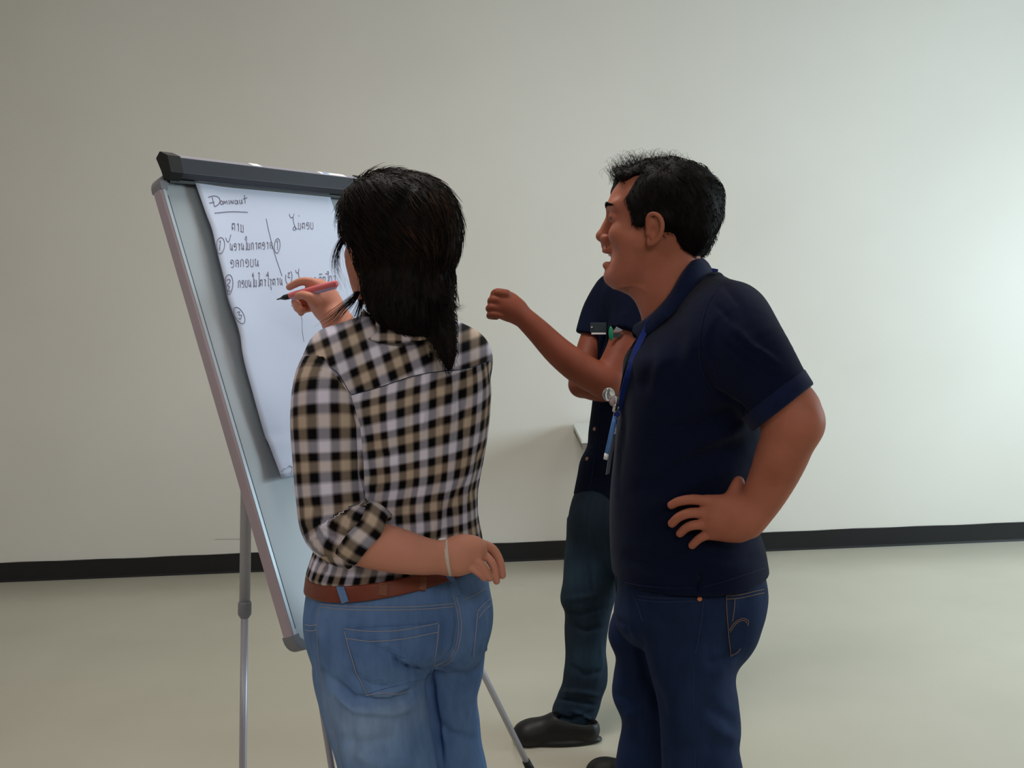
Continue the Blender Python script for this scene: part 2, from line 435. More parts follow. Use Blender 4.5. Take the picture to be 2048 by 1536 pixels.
def seg_dist(px, py, pts):
    best = np.full(px.shape, 1e9); tb = np.zeros(px.shape); n = len(pts) - 1
    for i in range(n):
        ax, ay = pts[i]; bx, by = pts[i + 1]; ux, uy = bx - ax, by - ay; L = ux * ux + uy * uy + 1e-9
        t = np.clip(((px - ax) * ux + (py - ay) * uy) / L, 0, 1); d = np.hypot(px - ax - t * ux, py - ay - t * uy)
        m = d < best; best[m] = d[m]; tb[m] = (i + t[m]) / n
    return best, tb
def creases(V, Q, L, back=False):
    """L: (polyline of front view points, width, depth) pushed into (depth<0 raises) the cloth"""
    N = vnormals(V, Q); px, py = projv(V); face = (N * (CAM - V)).sum(1) / np.linalg.norm(CAM - V, axis=1)
    fw = np.clip(face * 2.2 + .1, 0, 1); D = np.zeros(len(V))
    for pts, wd, dp in L:
        d, t = seg_dist(px, py, pts); D += -dp * np.exp(-(d / wd)**2) * np.clip(np.sin(np.pi * np.clip(t, .04, .96)) * 1.6, 0, 1)
    return V + N * (D * fw)[:, None]
def folds(V, Q, amp, freq, seed, stretch=(1, 1, 1)):
    r = np.random.default_rng(seed); N = vnormals(V, Q); D = np.zeros(len(V)); X = V * np.asarray(stretch)
    for i in range(7):
        k = r.normal(size=3); k = k / np.linalg.norm(k) * freq * r.uniform(.6, 1.8); ph = r.uniform(0, 6.28)
        wv = r.normal(size=3) * freq * .35
        D += np.sin(X @ k + ph + 1.3 * np.sin(X @ wv + ph * 2)) / 4
    return V + N * (amp * D)[:, None]
def joinm(parts):
    V = []; Q = []; n = 0
    for v, q in parts: V.append(v); Q.append(q + n); n += len(v)
    return np.concatenate(V), np.concatenate(Q)
def bvh(V, Q): return BVHTree.FromPolygons([tuple(v) for v in V.tolist()], Q.tolist())
def shoot(tree, x, y, lift=.0012):
    d = ray(x, y); h = tree.ray_cast(Vector(CAM), Vector(d).normalized())
    if h[0] is None: return None
    nn = np.array(h[1]); nn = nn if nn @ d < 0 else -nn
    return np.array(h[0]) + nn * lift, nn
def trace(tree, pts, step=5, lift=.001):
    out = []
    for (x0, y0), (x1, y1) in zip(pts[:-1], pts[1:]):
        m = max(1, int(math.hypot(x1 - x0, y1 - y0) / step))
        for i in range(m): out.append((x0 + (x1 - x0) * i / m, y0 + (y1 - y0) * i / m))
    out.append(pts[-1]); r = [shoot(tree, x, y, lift) for x, y in out]
    r = [q for q in r if q is not None]
    return r
def stitch(mb, tree, pts, r=.0011, step=6, lift=.0004, n=5):
    q = trace(tree, pts, step, lift)
    # break where the surface jumps
    run = []
    for p, nn in q:
        if run and np.linalg.norm(p - run[-1]) > .03:
            if len(run) > 1: mb.tube(run, r, n)
            run = []
        run.append(p)
    if len(run) > 1: mb.tube(run, r, n)
def smoothpts(pts, m=6):
    pts = np.asarray(pts, float); t = np.arange(len(pts)); tt = np.linspace(0, len(pts) - 1, (len(pts) - 1) * m + 1)
    return np.stack([cubic(tt, t, pts[:, k]) for k in range(pts.shape[1])], 1)
def ribbon(mb, pts, wdir, wid, th=.001):
    """flat strap of width wid along points; wdir = list or one vector of width direction"""
    pts = [np.asarray(p, float) for p in pts]; m = len(pts); V = []
    for i, p in enumerate(pts):
        t = nrm(pts[min(i + 1, m - 1)] - pts[max(i - 1, 0)]); wv = wdir[i] if isinstance(wdir, list) else wdir
        wv = nrm(np.asarray(wv) - t * np.dot(wv, t)); nn = np.cross(t, wv)
        ww = wid[i] if hasattr(wid, '__len__') else wid
        for a, b in ((-1, -1), (1, -1), (1, 1), (-1, 1)): V.append(p + wv * a * ww / 2 + nn * b * th / 2)
    Fs = [(i * 4 + k, i * 4 + (k + 1) % 4, (i + 1) * 4 + (k + 1) % 4, (i + 1) * 4 + k) for i in range(m - 1) for k in range(4)]
    Fs += [(3, 2, 1, 0), tuple((m - 1) * 4 + k for k in range(4))]
    mb.add(V, Fs)

# ================================================================= THE ROOM
# back wall through two measured base points
WL = P(0, 1164, 5.30); WL = CAM + (WL - CAM) * (-H / (WL - CAM)[2]); WR = P(2048, 1081, 5.4); WR = CAM + (WR - CAM) * (-H / (WR - CAM)[2])
wd = nrm(WR - WL); wn = np.array([wd[1], -wd[0], 0]);
if wn[1] > 0: wn = -wn
ZC = 3.36; X0, X1, YB = -5.2, 4.7, -4.5
def wy(x): return WL[1] + (x - WL[0]) * wd[1] / wd[0]
zz = np.array([0, 0, 1.])
cx = (X0 + X1) / 2; cw = np.array([cx, wy(cx), 0]); hw = (X1 - X0) / 2 / wd[0]
MB().box(cw - wn * .1 + zz * ZC / 2, wd, wn, zz, hw, .1, ZC / 2).build('wall_back', M['wall'], kind='structure')
MB().box((cx, (YB + 6.2) / 2, -.05), (1, 0, 0), (0, 1, 0), zz, 5.2, (6.2 - YB) / 2, .05).build('floor', M['floor'], kind='structure')
MB().box((cx, (YB + 6.2) / 2, ZC + .05), (1, 0, 0), (0, 1, 0), zz, 5.2, (6.2 - YB) / 2, .05).build('ceiling', M['ceil'], kind='structure')
MB().box((X0 - .05, (YB + 6) / 2, ZC / 2), (1, 0, 0), (0, 1, 0), zz, .05, (6 - YB) / 2, ZC / 2).build('wall_left', M['wall'], kind='structure')
MB().box((cx, YB - .05, ZC / 2), (1, 0, 0), (0, 1, 0), zz, 5, .05, ZC / 2).build('wall_front', M['wall'], kind='structure')
# right wall with a window opening
wy0, wy1, wz0, wz1 = 2.1, 4.5, .95, 2.55
b = MB()
b.box((X1 + .05, (YB + wy0) / 2, ZC / 2), (1, 0, 0), (0, 1, 0), zz, .05, (wy0 - YB) / 2, ZC / 2)
b.box((X1 + .05, (wy1 + 6) / 2, ZC / 2), (1, 0, 0), (0, 1, 0), zz, .05, (6 - wy1) / 2, ZC / 2)
b.box((X1 + .05, (wy0 + wy1) / 2, wz0 / 2), (1, 0, 0), (0, 1, 0), zz, .05, (wy1 - wy0) / 2, wz0 / 2)
b.box((X1 + .05, (wy0 + wy1) / 2, (wz1 + ZC) / 2), (1, 0, 0), (0, 1, 0), zz, .05, (wy1 - wy0) / 2, (ZC - wz1) / 2)
b.build('wall_right', M['wall'], kind='structure')
b = MB()
for yy in (wy0 + .02, (wy0 + wy1) / 2, wy1 - .02): b.box((X1 + .05, yy, (wz0 + wz1) / 2), (1, 0, 0), (0, 1, 0), zz, .03, .02, (wz1 - wz0) / 2)
for z_ in (wz0 + .02, wz1 - .02): b.box((X1 + .05, (wy0 + wy1) / 2, z_), (1, 0, 0), (0, 1, 0), zz, .03, (wy1 - wy0) / 2, .02)
b.build('window_1', M['alu'], kind='structure')
# skirting: thin black vinyl strip, top edge slightly uneven
n = 90; V = []; Fs = []
for i in range(n + 1):
    p = cw + wd * (-hw + 2 * hw * i / n); e = .0012 * math.sin(i * 1.7) + .001 * math.sin(i * .61)
    for (d, z) in ((0, 0), (.012, 0), (.009, .012), (.006, .102 + e), (0, .104 + e)): V.append(p + wn * d + zz * z)
for i in range(n):
    for k in range(4): Fs.append((i * 5 + k, (i + 1) * 5 + k, (i + 1) * 5 + k + 1, i * 5 + k + 1))
MB().add(V, Fs).build('baseboard_back', M['skirting'], kind='structure')
# faint scuffs on the wall near the skirting
b = MB()
for x0, x1, y in ((430, 482, 1079), (1520, 1527, 1052), (1524, 1530, 1055)):
    a = hit_plane(x0, y, cw + wn * .0006, wn); c = hit_plane(x1, y - 1, cw + wn * .0006, wn); ribbon(b, [a, (a + c) / 2 + zz * .0004, c], zz, .003, .0006)
wall = bpy.data.objects['wall_back']
b.build('scuff_mark', M['scuff'], wall)

# ================================================================= FLIPCHART EASEL
D0 = 2.05; PHI = math.radians(56.5); TAU = math.radians(19.2); BW, BH = .645, 1.0
u = np.array([math.cos(PHI), math.sin(PHI), 0]); nh = np.array([math.sin(PHI), -math.cos(PHI), 0])
v = nh * math.sin(TAU) + np.array([0, 0, -math.cos(TAU)]); nb = np.cross(v, u); nb = nb if nb @ (CAM - P(500, 700, 2)) > 0 else -nb
TL = P(306, 350, D0)
def bp(s, t, o=0.0): return TL + u * s + v * t + nb * o     # board coordinates
foot0 = bp(BW / 2, .5); ez = empty('flipchart_easel', (foot0[0], foot0[1], 0), label='white flipchart easel board on three thin silver legs, left of the woman', cat='easel')
MB().box(bp(BW / 2, BH / 2, -.004), u, v, nb, BW / 2 - .012, BH / 2 - .012, .006).build('board_panel', M['board'], ez)
def rail(a, c, inw, name='frame_rail'):
    # rail: side wall and front lip
    d = nrm(c - a); L = np.linalg.norm(c - a)
    prof = [(0, .008), (.003, .0115), (.011, .0115), (.013, .004), (.013, -.016), (.003, -.018), (0, -.014)]
    o = MB().prism(prof, a, inw, nb, d, 0, L).build(name, M['alu'], ez, bevel=.0008)
    MB().prism([(.0035, .0118), (.0105, .0118), (.0105, .0125), (.0035, .0125)], a, inw, nb, d, 0, L).build('front_lip', M['alu_lip'], o)
    MB().prism([(.0132, .0021), (.0185, .0021), (.0185, .006), (.0132, .009)], a, inw, nb, d, .012, L - .012).build('gasket', M['gasket'], o)
c_ = .034
rail(bp(0, c_), bp(0, BH - c_), u); rail(bp(BW, c_), bp(BW, BH - c_), -u)
rail(bp(c_, 0), bp(BW - c_, 0), v); rail(bp(c_, BH), bp(BW - c_, BH), -v)
for sx, sy in ((0, 0), (1, 0), (0, 1), (1, 1)):
    cc = bp(BW * sx, BH * sy); ax = u * (1 - 2 * sx); ay = v * (1 - 2 * sy); poly = []
    for k in range(7): q = math.pi / 2 * k / 6; poly.append((.034 - .034 * math.cos(q) if False else .036 - .036 * math.cos(math.pi / 2 - q), .036 - .036 * math.sin(math.pi / 2 - q)))
    poly = [(.036, 0)] + [(.03 - .03 * math.sin(math.pi / 2 * k / 6), .03 - .03 * math.cos(math.pi / 2 * k / 6)) for k in range(7)] + [(0, .036), (.016, .036), (.016, .028), (.028, .016), (.036, .016)]
    MB().prism(poly, cc, ax, ay, nb, -.019, .0135).build('corner_cap', M['cap_grey'], ez, bevel=.0008)
# clamp bar across the top
cl = [(-.030, .010), (-.037, .025), (-.023, .040), (.008, .036), (.015, .022), (.010, .0128), (-.004, .0128)]   # (v, nb)
ca, cb = .016, BW - .03
cbar = MB().prism(cl, bp(0, 0), v, nb, u, ca + .02, cb - .02).build('clamp_bar', M['graphite'], ez, bevel=.0008)
MB().prism([(-.0368, .0254), (-.0238, .0394), (-.0245, .0402), (-.0376, .0262)], bp(0, 0), v, nb, u, ca + .02, cb - .02).build('top_strip', M['clamp_top'], cbar)
MB().prism([(.010, .0128), (.022, .0128), (.022, .017), (.0165, .020)], bp(0, 0), v, nb, u, ca + .006, cb - .02).build('clamp_lip', M['black'], cbar)
for s0, s1 in ((ca - .004, ca + .028), (cb - .028, cb + .004)):
    e = [(-.034, .008), (-.042, .025), (-.025, .044), (.010, .040), (.020, .022), (.016, .0126), (-.004, .0126)]
    MB().prism(e, bp(0, 0), v, nb, u, s0, s1).build('end_cap', M['black'], ez, bevel=.001)
# small white tab and the pale label on the strip
ts = lambda s: bp(s, -.0312, .0333)
sd = nrm((v * .0138 + nb * .0145))
MB().box(ts(.255) - nb * 0, u, sd, np.cross(u, sd), .014, .009, .0012).build('index_tab', M['white_pl'], ez)
MB().box(ts(.50), u, sd, np.cross(u, sd), .045, .0085, .0011).build('maker_label', M['white_pl'], ez)
MB().box(ts(.478) - nb * 0, u, sd, np.cross(u, sd), .010, .004, .0016).build('label_mark', M['ltblue'], ez)

# legs : two front ones in the board plane, one rear
def leg(pts_px, d0, d1, rad, name='leg', rad2=None):
    (x0, y0), (x1, y1) = pts_px; a = P(x0, y0, d0); c = P(x1, y1, d1)
    t = a[2] / (a[2] - c[2]); f_ = a + (c - a) * t; f_[2] = .004; return a, f_
def mkleg(a, f_, js, r0, r1):
    j = a + (f_ - a) * js
    o = MB().tube([a, j], r0, 16).build('leg', M['tube'], ez, smooth=True)
    MB().tube([j, f_ + (a - f_) * .012], r1, 16).build('leg_extension', M['tube'], o, smooth=True)
    d = nrm(f_ - a)
    MB().tube([j - d * .014, j - d * .010, j + d * .016, j + d * .024], [r0 * 1.08, r0 * 1.22, r0 * 1.22, r1 * 1.15], 16).build('lock_collar', M['cap_grey'], o, smooth=True)
    MB().tube([f_, f_ + (a - f_) * .03], [r1 * 1.5, r1 * 1.25], 14).build('rubber_foot', M['black'], o, smooth=True)
    return o
a, f_ = leg(((497, 560), (486, 1536)), 2.30, 2.22, 0); js = 0
zj = P(490, 1215, 2.245)[2]; mkleg(a, f_, (a[2] - zj) / (a[2] - f_[2]), .0125, .0088)
a, f_ = leg(((560, 520), (1058, 1536)), 2.34, 2.86, 0); mkleg(a, f_, .50, .0125, .0092)
a, f_ = leg(((520, 640), (663, 1536)), 2.19, 1.86, 0); mkleg(a, f_, .16, .0115, .0062)
# bracket under the board that carries the legs
MB().box(bp(.30, .17, -.040), u, v, nb, .15, .03, .022).build('leg_bracket', M['cap_grey'], ez, bevel=.003)

# ---- flipchart pad: a stack of sheets hanging from the clamp
PO = .0136                                       # height of the front sheet above the board origin plane
p0 = bp(0, 0, PO)
def st(x, y, off=0.009):
    q = hit_plane(x, y, p0 + nb * off, nb) - p0; return q @ u, q @ v
le = [(393.5, 366), (402, 394), (411, 424), (423, 459), (430, 494), (439, 534), (447, 569), (451, 593), (459, 618), (469, 645), (477, 672), (482, 705), (503, 781), (526, 854), (552, 929), (559, 958)]
L_st = np.array([st(*p) for p in le]); tmax = L_st[-1][1]
S_R = st(652, 387)[0] + .018
def paper(name, ds, dof, tend, curl):
    nt, ns = 60, 26; V = []; 
    for i in range(nt + 1):
        t = .006 + (tend - .006) * i / nt; sl = cubic(np.array([t]), L_st[:, 1], L_st[:, 0])[0] + ds
        for j in range(ns + 1):
            w_ = j / ns; s = sl + (S_R + .0 - sl) * w_
            o = dof + curl * math.exp(-(w_ / .14)**2) * (math.sin(math.pi * min(1, t / tmax * 1.15))**.8 if t < tmax * .87 else .25) \
                + .0022 * math.sin(7 * t + 3 * w_) * math.sin(math.pi * t / tmax) + .004 * (t / tmax)**2
            if t > tmax * .93: o += .006 * (t / tmax - .93) / .07 * (.5 + .5 * math.cos(w_ * 5))
            V.append(p0 + u * s + v * t + nb * o)
    th = nb * .0009; n0 = len(V); V += [q - th for q in V]; W = ns + 1
    Fs = []
    for i in range(nt):
        for j in range(ns):
            a = i * W + j; Fs += [(a, a + 1, a + W + 1, a + W), (n0 + a, n0 + a + W, n0 + a + W + 1, n0 + a + 1)]
    for i in range(nt):
        for j in (0, ns): a = i * W + j; Fs.append((a, a + W, n0 + a + W, n0 + a))
    for j in range(ns):
        for i in (0, nt): a = i * W + j; Fs.append((a, a + 1, n0 + a + 1, n0 + a))
    return MB().add(V, Fs).build(name, M['paper'], pad, smooth=False)
pad = empty('flipchart_pad', tuple(bp(.3, .3, PO)), label='white paper pad with handwritten notes clamped to the flipchart board', cat='paper pad')
front = paper('top_sheet', 0, .0035, tmax, .010)
paper('under_sheet', .0045, .0008, tmax * .985, .006)
front.data.polygons.foreach_set('use_smooth', [True] * len(front.data.polygons))
PV = np.array([v_.co[:] for v_ in front.data.vertices]); PVF = [list(p.vertices) for p in front.data.polygons]
ptree = BVHTree.FromPolygons([tuple(q) for q in PV.tolist()], PVF)
# ---- handwriting. coordinates measured on an enlarged view: px = 400 + x/5.297, py = 370 + y/5.297
CX = lambda x, y: (400 + x / 5.297, 370 + y / 5.297)
ink = MB()
def flush(nm='written_line'):
    global ink
    if ink.v: ink.build(nm, M['ink'], front)
    ink = MB()
def pen(pts, sm=True, r=.00085, mb=None):
    q = smoothpts(pts, 4) if (sm and len(pts) > 2) else np.asarray(pts, float)
    px = [CX(x, y) for x, y in q]; tr = trace(ptree, px, 3.0, .0003)
    if len(tr) > 1: (mb or ink).tube([p for p, _ in tr], r, 4)
def circ(cx_, cy_, rx, ry, a0=-60, a1=330, tilt=0):
    t = np.radians(np.linspace(a0, a1, 22)); c, s = math.cos(math.radians(tilt)), math.sin(math.radians(tilt))
    pen([(cx_ + rx * math.cos(q) * c - ry * math.sin(q) * s, cy_ + rx * math.cos(q) * s + ry * math.sin(q) * c) for q in t], False)
# title, underlined
pen([(85, 132), (140, 116), (190, 128), (212, 165), (195, 205), (152, 232)]); pen([(128, 128), (140, 180), (152, 228)]); pen([(98, 192), (150, 182)], False)
circ(228, 188, 13, 20)
pen([(250, 208), (254, 168), (266, 198), (280, 166), (292, 206)], False); pen([(306, 162), (311, 204)], False)
pen([(328, 202), (326, 162), (350, 202), (352, 160)], False); circ(382, 182, 14, 20); pen([(397, 165), (402, 204)], False)
pen([(418, 158), (422, 196), (440, 192), (441, 156), (448, 200)]); pen([(470, 108), (478, 196)], False); pen([(455, 150), (500, 136)], False)
flush('written_title'); pen([(155, 298), (330, 283), (505, 289)]); flush('underline')
G = {  # simple handwriting glyphs in a 1 x 1 box (y down)
 'n': [[(.1, .1), (.2, .05), (.22, .15), (.12, .2), (.2, .9), (.6, .75), (.75, .2), (.78, 1), (.9, .8)]],
 'o': [[(.3, .35), (.45, .4), (.4, .55), (.2, .5), (.15, .2), (.5, .02), (.85, .3), (.8, .9), (.3, .98)]],
 'm': [[(.1, .1), (.22, .05), (.2, .2), (.2, .8), (.1, .95), (.3, .9), (.8, .95), (.75, .1)]],
 't': [[(.15, .95), (.1, .5), (.2, .1), (.4, .25), (.55, .1), (.8, .2), (.85, .98)], [(.3, .6), (.4, .75), (.3, .8)]],
 'r': [[(.2, .1), (.7, .15), (.75, .35), (.6, .4), (.7, .9), (.5, .95)]],
 'l': [[(.1, .4), (.3, .1), (.7, .1), (.85, .5), (.8, 1)], [(.75, .5), (.4, .45), (.2, .7), (.3, .95)]],
 'k': [[(.15, 1), (.2, .4), (.1, .25), (.45, .02), (.8, .25), (.82, 1)]],
 'b': [[(.1, .05), (.2, .15), (.15, .9), (.8, .92), (.78, .05)]],
 'a': [[(.3, .2), (.55, .02), (.7, .25), (.68, 1)]],
 'i': [[(.2, -.75), (.45, -.9), (.6, -.6), (.5, -.2), (.55, 1), (.35, .85)]],
 'A': [[(.5, -.9), (.2, -.7), (.5, -.5), (.55, 1), (.7, .9)]],
 'e': [[(.4, -.1), (.4, .9), (.6, .95), (.55, .75)]],
 '/': [[(.45, -.65), (.55, -.35)]], '^': [[(.1, -.3), (.3, -.55), (.6, -.4), (.9, -.6)]], 'u': [[(.4, 1.1), (.55, 1.25), (.6, 1.6)]], ' ': []}
def write(txt, x0, y0, x1, y1, h, skew=0):
    adv = [0 if c in '/^u' else (.6 if c in 'ieA ' else 1.0) for c in txt]; tot = sum(adv); x = 0
    for c, a in zip(txt, adv):
        q = (x if a else x - .9) / tot; bx = x0 + (x1 - x0) * q; by = y0 + (y1 - y0) * q; cw_ = (x1 - x0) / tot * .85
        for s in G[c]: pen([(bx + p * cw_, by + h * r_ - 0) for p, r_ in s])
        x += a or 0
write('tam', 335, 398, 472, 425, 85); flush()
pen([(700, 358), (730, 500), (790, 730), (868, 965)]); flush('divider_line')
pen([(945, 308), (958, 345), (985, 338), (996, 306)]); pen([(984, 345), (992, 400), (1012, 470), (984, 474), (1000, 440), (1028, 474)]); pen([(1044, 322), (1050, 332)], False)
write('mtob', 1035, 398, 1210, 392, 72); flush()
circ(215, 642, 44, 86, -60, 310, 5); pen([(205, 600), (218, 590), (204, 690)], False)
pen([(272, 560), (282, 592), (305, 598), (326, 528)]); write('norni/mkatoal', 315, 618, 775, 600, 76); flush()
circ(817, 645, 30, 78, -60, 310, 4); pen([(808, 602), (822, 590), (820, 690)], False); flush('circled_number')
write('olkobn', 318, 792, 632, 778, 82); flush()
circ(300, 1056, 47, 106, -70, 300, 4); pen([(284, 1010), (306, 996), (320, 1024), (288, 1062), (314, 1082), (284, 1126), (318, 1120)]); flush('circled_number')
write('kobnA/mitrA^rutan', 400, 1010, 880, 980, 78); flush()
circ(940, 978, 34, 74, -60, 200, 3); pen([(930, 935), (950, 930), (930, 975), (955, 980)]); flush('circled_number')
pen([(1012, 900), (1020, 930), (1040, 925), (1048, 888)]); pen([(1042, 930), (1050, 990), (1058, 1040)])
write('oamnl^ti^ka', 1085, 985, 1450, 955, 55); flush()
circ(415, 1382, 46, 96, -80, 290, -28); pen([(392, 1350), (420, 1342), (412, 1378), (440, 1380), (428, 1420), (408, 1410)])
flush('circled_number')
b = MB(); pen([(965, 1150 + 120), (1060, 1370), (1082, 1440), (1080, 1500), (1085, 1560), (1100, 1660)], True, .0006, b)
b.build('pencil_line', M['ink_grey'], front)
b = MB()
for pts in ([(562, 943), (568, 937), (572, 938)], [(574, 936), (579, 931), (584, 935), (583, 946), (579, 957)], [(577, 933), (584, 933)]):
    tr = trace(ptree, pts, 3, .0003)
    if len(tr) > 1: b.tube([p for p, _ in tr], .0007, 4)
if b.v: b.build('bottom_mark', M['ink_grey'], front)

# ================================================================= SMALL TABLE AT THE WALL
TB = .745; q0 = P(1153, 851, 5.2); q0 = CAM + (q0 - CAM) * ((TB - H) / (q0 - CAM)[2]); q1 = P(1172, 885, 4.7); q1 = CAM + (q1 - CAM) * ((TB - H) / (q1 - CAM)[2])
back = np.array([q0[0], wy(q0[0]) - .03, 0]); tb = empty('side_table', (q1[0] + .36, (q1[1] + back[1]) / 2, 0), label='small white table against the wall, one corner showing beside the man in the dark shirt', cat='table')
yb = wy(q0[0]) - .03; depth_ = min(.62, yb - q1[1]) if yb - q1[1] > .2 else .6
cc = np.array([q1[0] + .36, yb - depth_ / 2, 0])
MB().box(cc + zz * (TB - .009), (1, 0, 0), (0, 1, 0), zz, .375, depth_ / 2, .009).build('table_top', M['tabletop'], tb, bevel=.002)
MB().box(cc + zz * (TB - .034), (1, 0, 0), (0, 1, 0), zz, .372, depth_ / 2 - .003, .016).build('edge_band', M['edge'], tb, bevel=.002)
for s in (.14, .30):
    MB().box(cc + np.array([s - .10, 0, (TB - .05) / 2 + .02]), (1, 0, 0), (0, 1, 0), zz, .02, .06, (TB - .05) / 2 - .02).build('leg', M['leg_grey'], tb, bevel=.002)
    MB().box(cc + np.array([s - .10, 0, .02]), (1, 0, 0), (0, 1, 0), zz, .025, .22, .02).build('foot_bar', M['leg_grey'], tb, bevel=.002)

# ================================================================= PEOPLE : shared builders
class Head:
    """local frame: f forward, s = the person's left, z up"""
    def __init__(s, c, yaw_vec, sc=1.0, pitch=0.0, roll=0.0):
        s.c = np.asarray(c, float); f = nrm([yaw_vec[0], yaw_vec[1], 0]); l = np.array([-f[1], f[0], 0]); z = zz
        f2 = f * math.cos(pitch) + z * math.sin(pitch); z2 = -f * math.sin(pitch) + z * math.cos(pitch)
        l2 = l * math.cos(roll) + z2 * math.sin(roll); z3 = -l * math.sin(roll) + z2 * math.cos(roll)
        s.R = np.array([f2, l2, z3]); s.k = sc
    def w(s, f, l, z): return s.c + s.k * (f * s.R[0] + l * s.R[1] + z * s.R[2])
    def e(s, c, r): return ell(s.w(*c), np.array(r) * s.k, s.R)
    def cp(s, a, b_, ra, rb=None): return cap(s.w(*a), s.w(*b_), ra * s.k, (rb or ra) * s.k)
    def loc(s, X, Y, Z):
        d = (X - s.c[0], Y - s.c[1], Z - s.c[2]); return [(d[0] * s.R[i][0] + d[1] * s.R[i][1] + d[2] * s.R[i][2]) / s.k for i in range(3)]
    def face_loft(s, rows):
        R_ = np.array(sorted(rows), float); zs = R_[:, 0]
        def fn(X, Y, Z):
            f, l, z = s.loc(X, Y, Z); zc = np.clip(z, zs[0], zs[-1])
            fr, bk, wdt = cubic(zc, zs, R_[:, 1]), cubic(zc, zs, R_[:, 2]), cubic(zc, zs, R_[:, 3])
            c = (fr + bk) / 2; a = (fr - bk) / 2
            # taper the width towards the front of the face
            ww = wdt * (1 - .16 * np.clip((f - c) / a, 0, 1)**2)
            d = ((np.abs((f - c) / a)**2.25 + np.abs(l / ww)**2.25 + 1e-9)**(1 / 2.25) - 1) * np.minimum(a, wdt)
            return np.maximum(d, np.maximum(z - zs[-1], zs[0] - z)) * s.k
        return fn, s.c - .15 * s.k, s.c + .15 * s.k
def head_vol(h, vol, smile=True):
    vol.add(h.e((-.008, 0, .026), (.086, .070, .066)))
    vol.add(h.face_loft([(.07, .074, -.07, .058), (.045, .093, -.086, .070), (.02, .0955, -.09, .074), (0, .090, -.08, .072), (-.03, .091, -.06, .068), (-.06, .094, -.035, .063), (-.085, .095, -.01, .056), (-.105, .094, .01, .046), (-.118, .088, .025, .034)]), .02)
    for q in (-1, 1):
        vol.add(h.cp((.088, .012 * q, .020), (.074, .050 * q, .024), .011, .009), .014)         # brow
        vol.add(h.e((.066, .040 * q, -.028), (.026, .023, .022)), .02)                           # cheek
        vol.add(h.cp((.040, .058 * q, -.045), (.080, .022 * q, -.100), .016, .015), .025)        # jaw
    vol.sub(h.e((.102, .033, .004), (.014, .017, .010)), .012); vol.sub(h.e((.102, -.033, .004), (.014, .017, .010)), .012)
    vol.add(h.e((.093, 0, -.101), (.0165, .022, .016)), .016)                                    # chin
    vol.add(h.cp((.092, 0, .010), (.1075, 0, -.024), .0085, .012), .010)                        # nose
    vol.add(h.e((.113, 0, -.027), (.0100, .0100, .0090)), .006)
    for q in (-1, 1): vol.add(h.e((.1015, .0125 * q, -.032), (.0105, .0065, .0075)), .004)
    vol.add(h.cp((.102, 0, -.045), (.098, .018, -.052), .0085, .007), .010); vol.add(h.cp((.102, 0, -.045), (.098, -.018, -.052), .0085, .007), .010)
    vol.add(h.cp((.103, .012, -.080), (.103, -.012, -.080), .0068), .006)                        # lower lip
    vol.add(h.cp((.104, .014, -.0535), (.104, -.014, -.0535), .0058), .004)
    if smile:
        vol.sub(h.cp((.108, .022, -.064), (.108, -.022, -.064), .0055), .003)
        for q in (-1, 1): vol.sub(h.cp((.100, .020 * q, -.040), (.088, .040 * q, -.068), .0025), .006)
    else: vol.sub(h.cp((.108, .022, -.066), (.108, -.022, -.066), .0022), .002)
    for q in (-1, 1):                                                                            # eyelids
        vol.add(h.e((.080, .032 * q, .004), (.0130, .0140, .0118)), .003)
        vol.sub(h.cp((.0945, .024 * q, .002), (.087, .044 * q, .001), .0020), .002)
def ear(h, vol, q, c=(.006, .075, -.024)):
    f0, l0, z0 = c
    rim = [(.012, .000, -.004), (.013, .004, .016), (.006, .010, .028), (-.006, .014, .028), (-.016, .017, .018), (-.018, .017, .002), (-.013, .013, -.014), (-.003, .008, -.025), (.008, .003, -.028), (.012, .001, -.018)]
    pts = [h.w(f0 + a * .9, q * (l0 + b_), z0 + c2 * .88) for a, b_, c2 in rim]
    vol.add(chain(pts, np.array([.0035, .0038, .0040, .0040, .0040, .0040, .0042, .0052, .0055, .0035]) * h.k), .003)
    vol.add(h.e((f0 - .002, q * (l0 + .005), z0 + .002), (.0145, .0055, .022)), .004)
    vol.sub(h.e((f0 + .000, q * (l0 + .013), z0 - .004), (.0065, .007, .010)), .003)
    vol.add(h.e((f0 + .010, q * (l0 + .004), z0 - .006), (.0045, .0045, .006)), .003)
def poly_sdf(pts):
    pts = np.asarray(pts, float)
    def fn(x, y):
        d = np.full(np.broadcast(x, y).shape, 1e9); s = np.ones(d.shape); n = len(pts)
        for i in range(n):
            a = pts[i]; b_ = pts[i - 1]; e = b_ - a; wx, wy_ = x - a[0], y - a[1]
            t = np.clip((wx * e[0] + wy_ * e[1]) / (e @ e), 0, 1); d = np.minimum(d, (wx - e[0] * t)**2 + (wy_ - e[1] * t)**2)
            c1 = y >= a[1]; c2 = y < b_[1]; c3 = e[0] * wy_ > e[1] * wx
            s = np.where((c1 & c2 & c3) | (~c1 & ~c2 & ~c3), -s, s)
        return s * np.sqrt(d)
    return fn
def finger(vol, pts, r, k=.005):
    n = len(pts); vol.add(chain(pts, np.linspace(r, r * .80, n), sub=3), k)
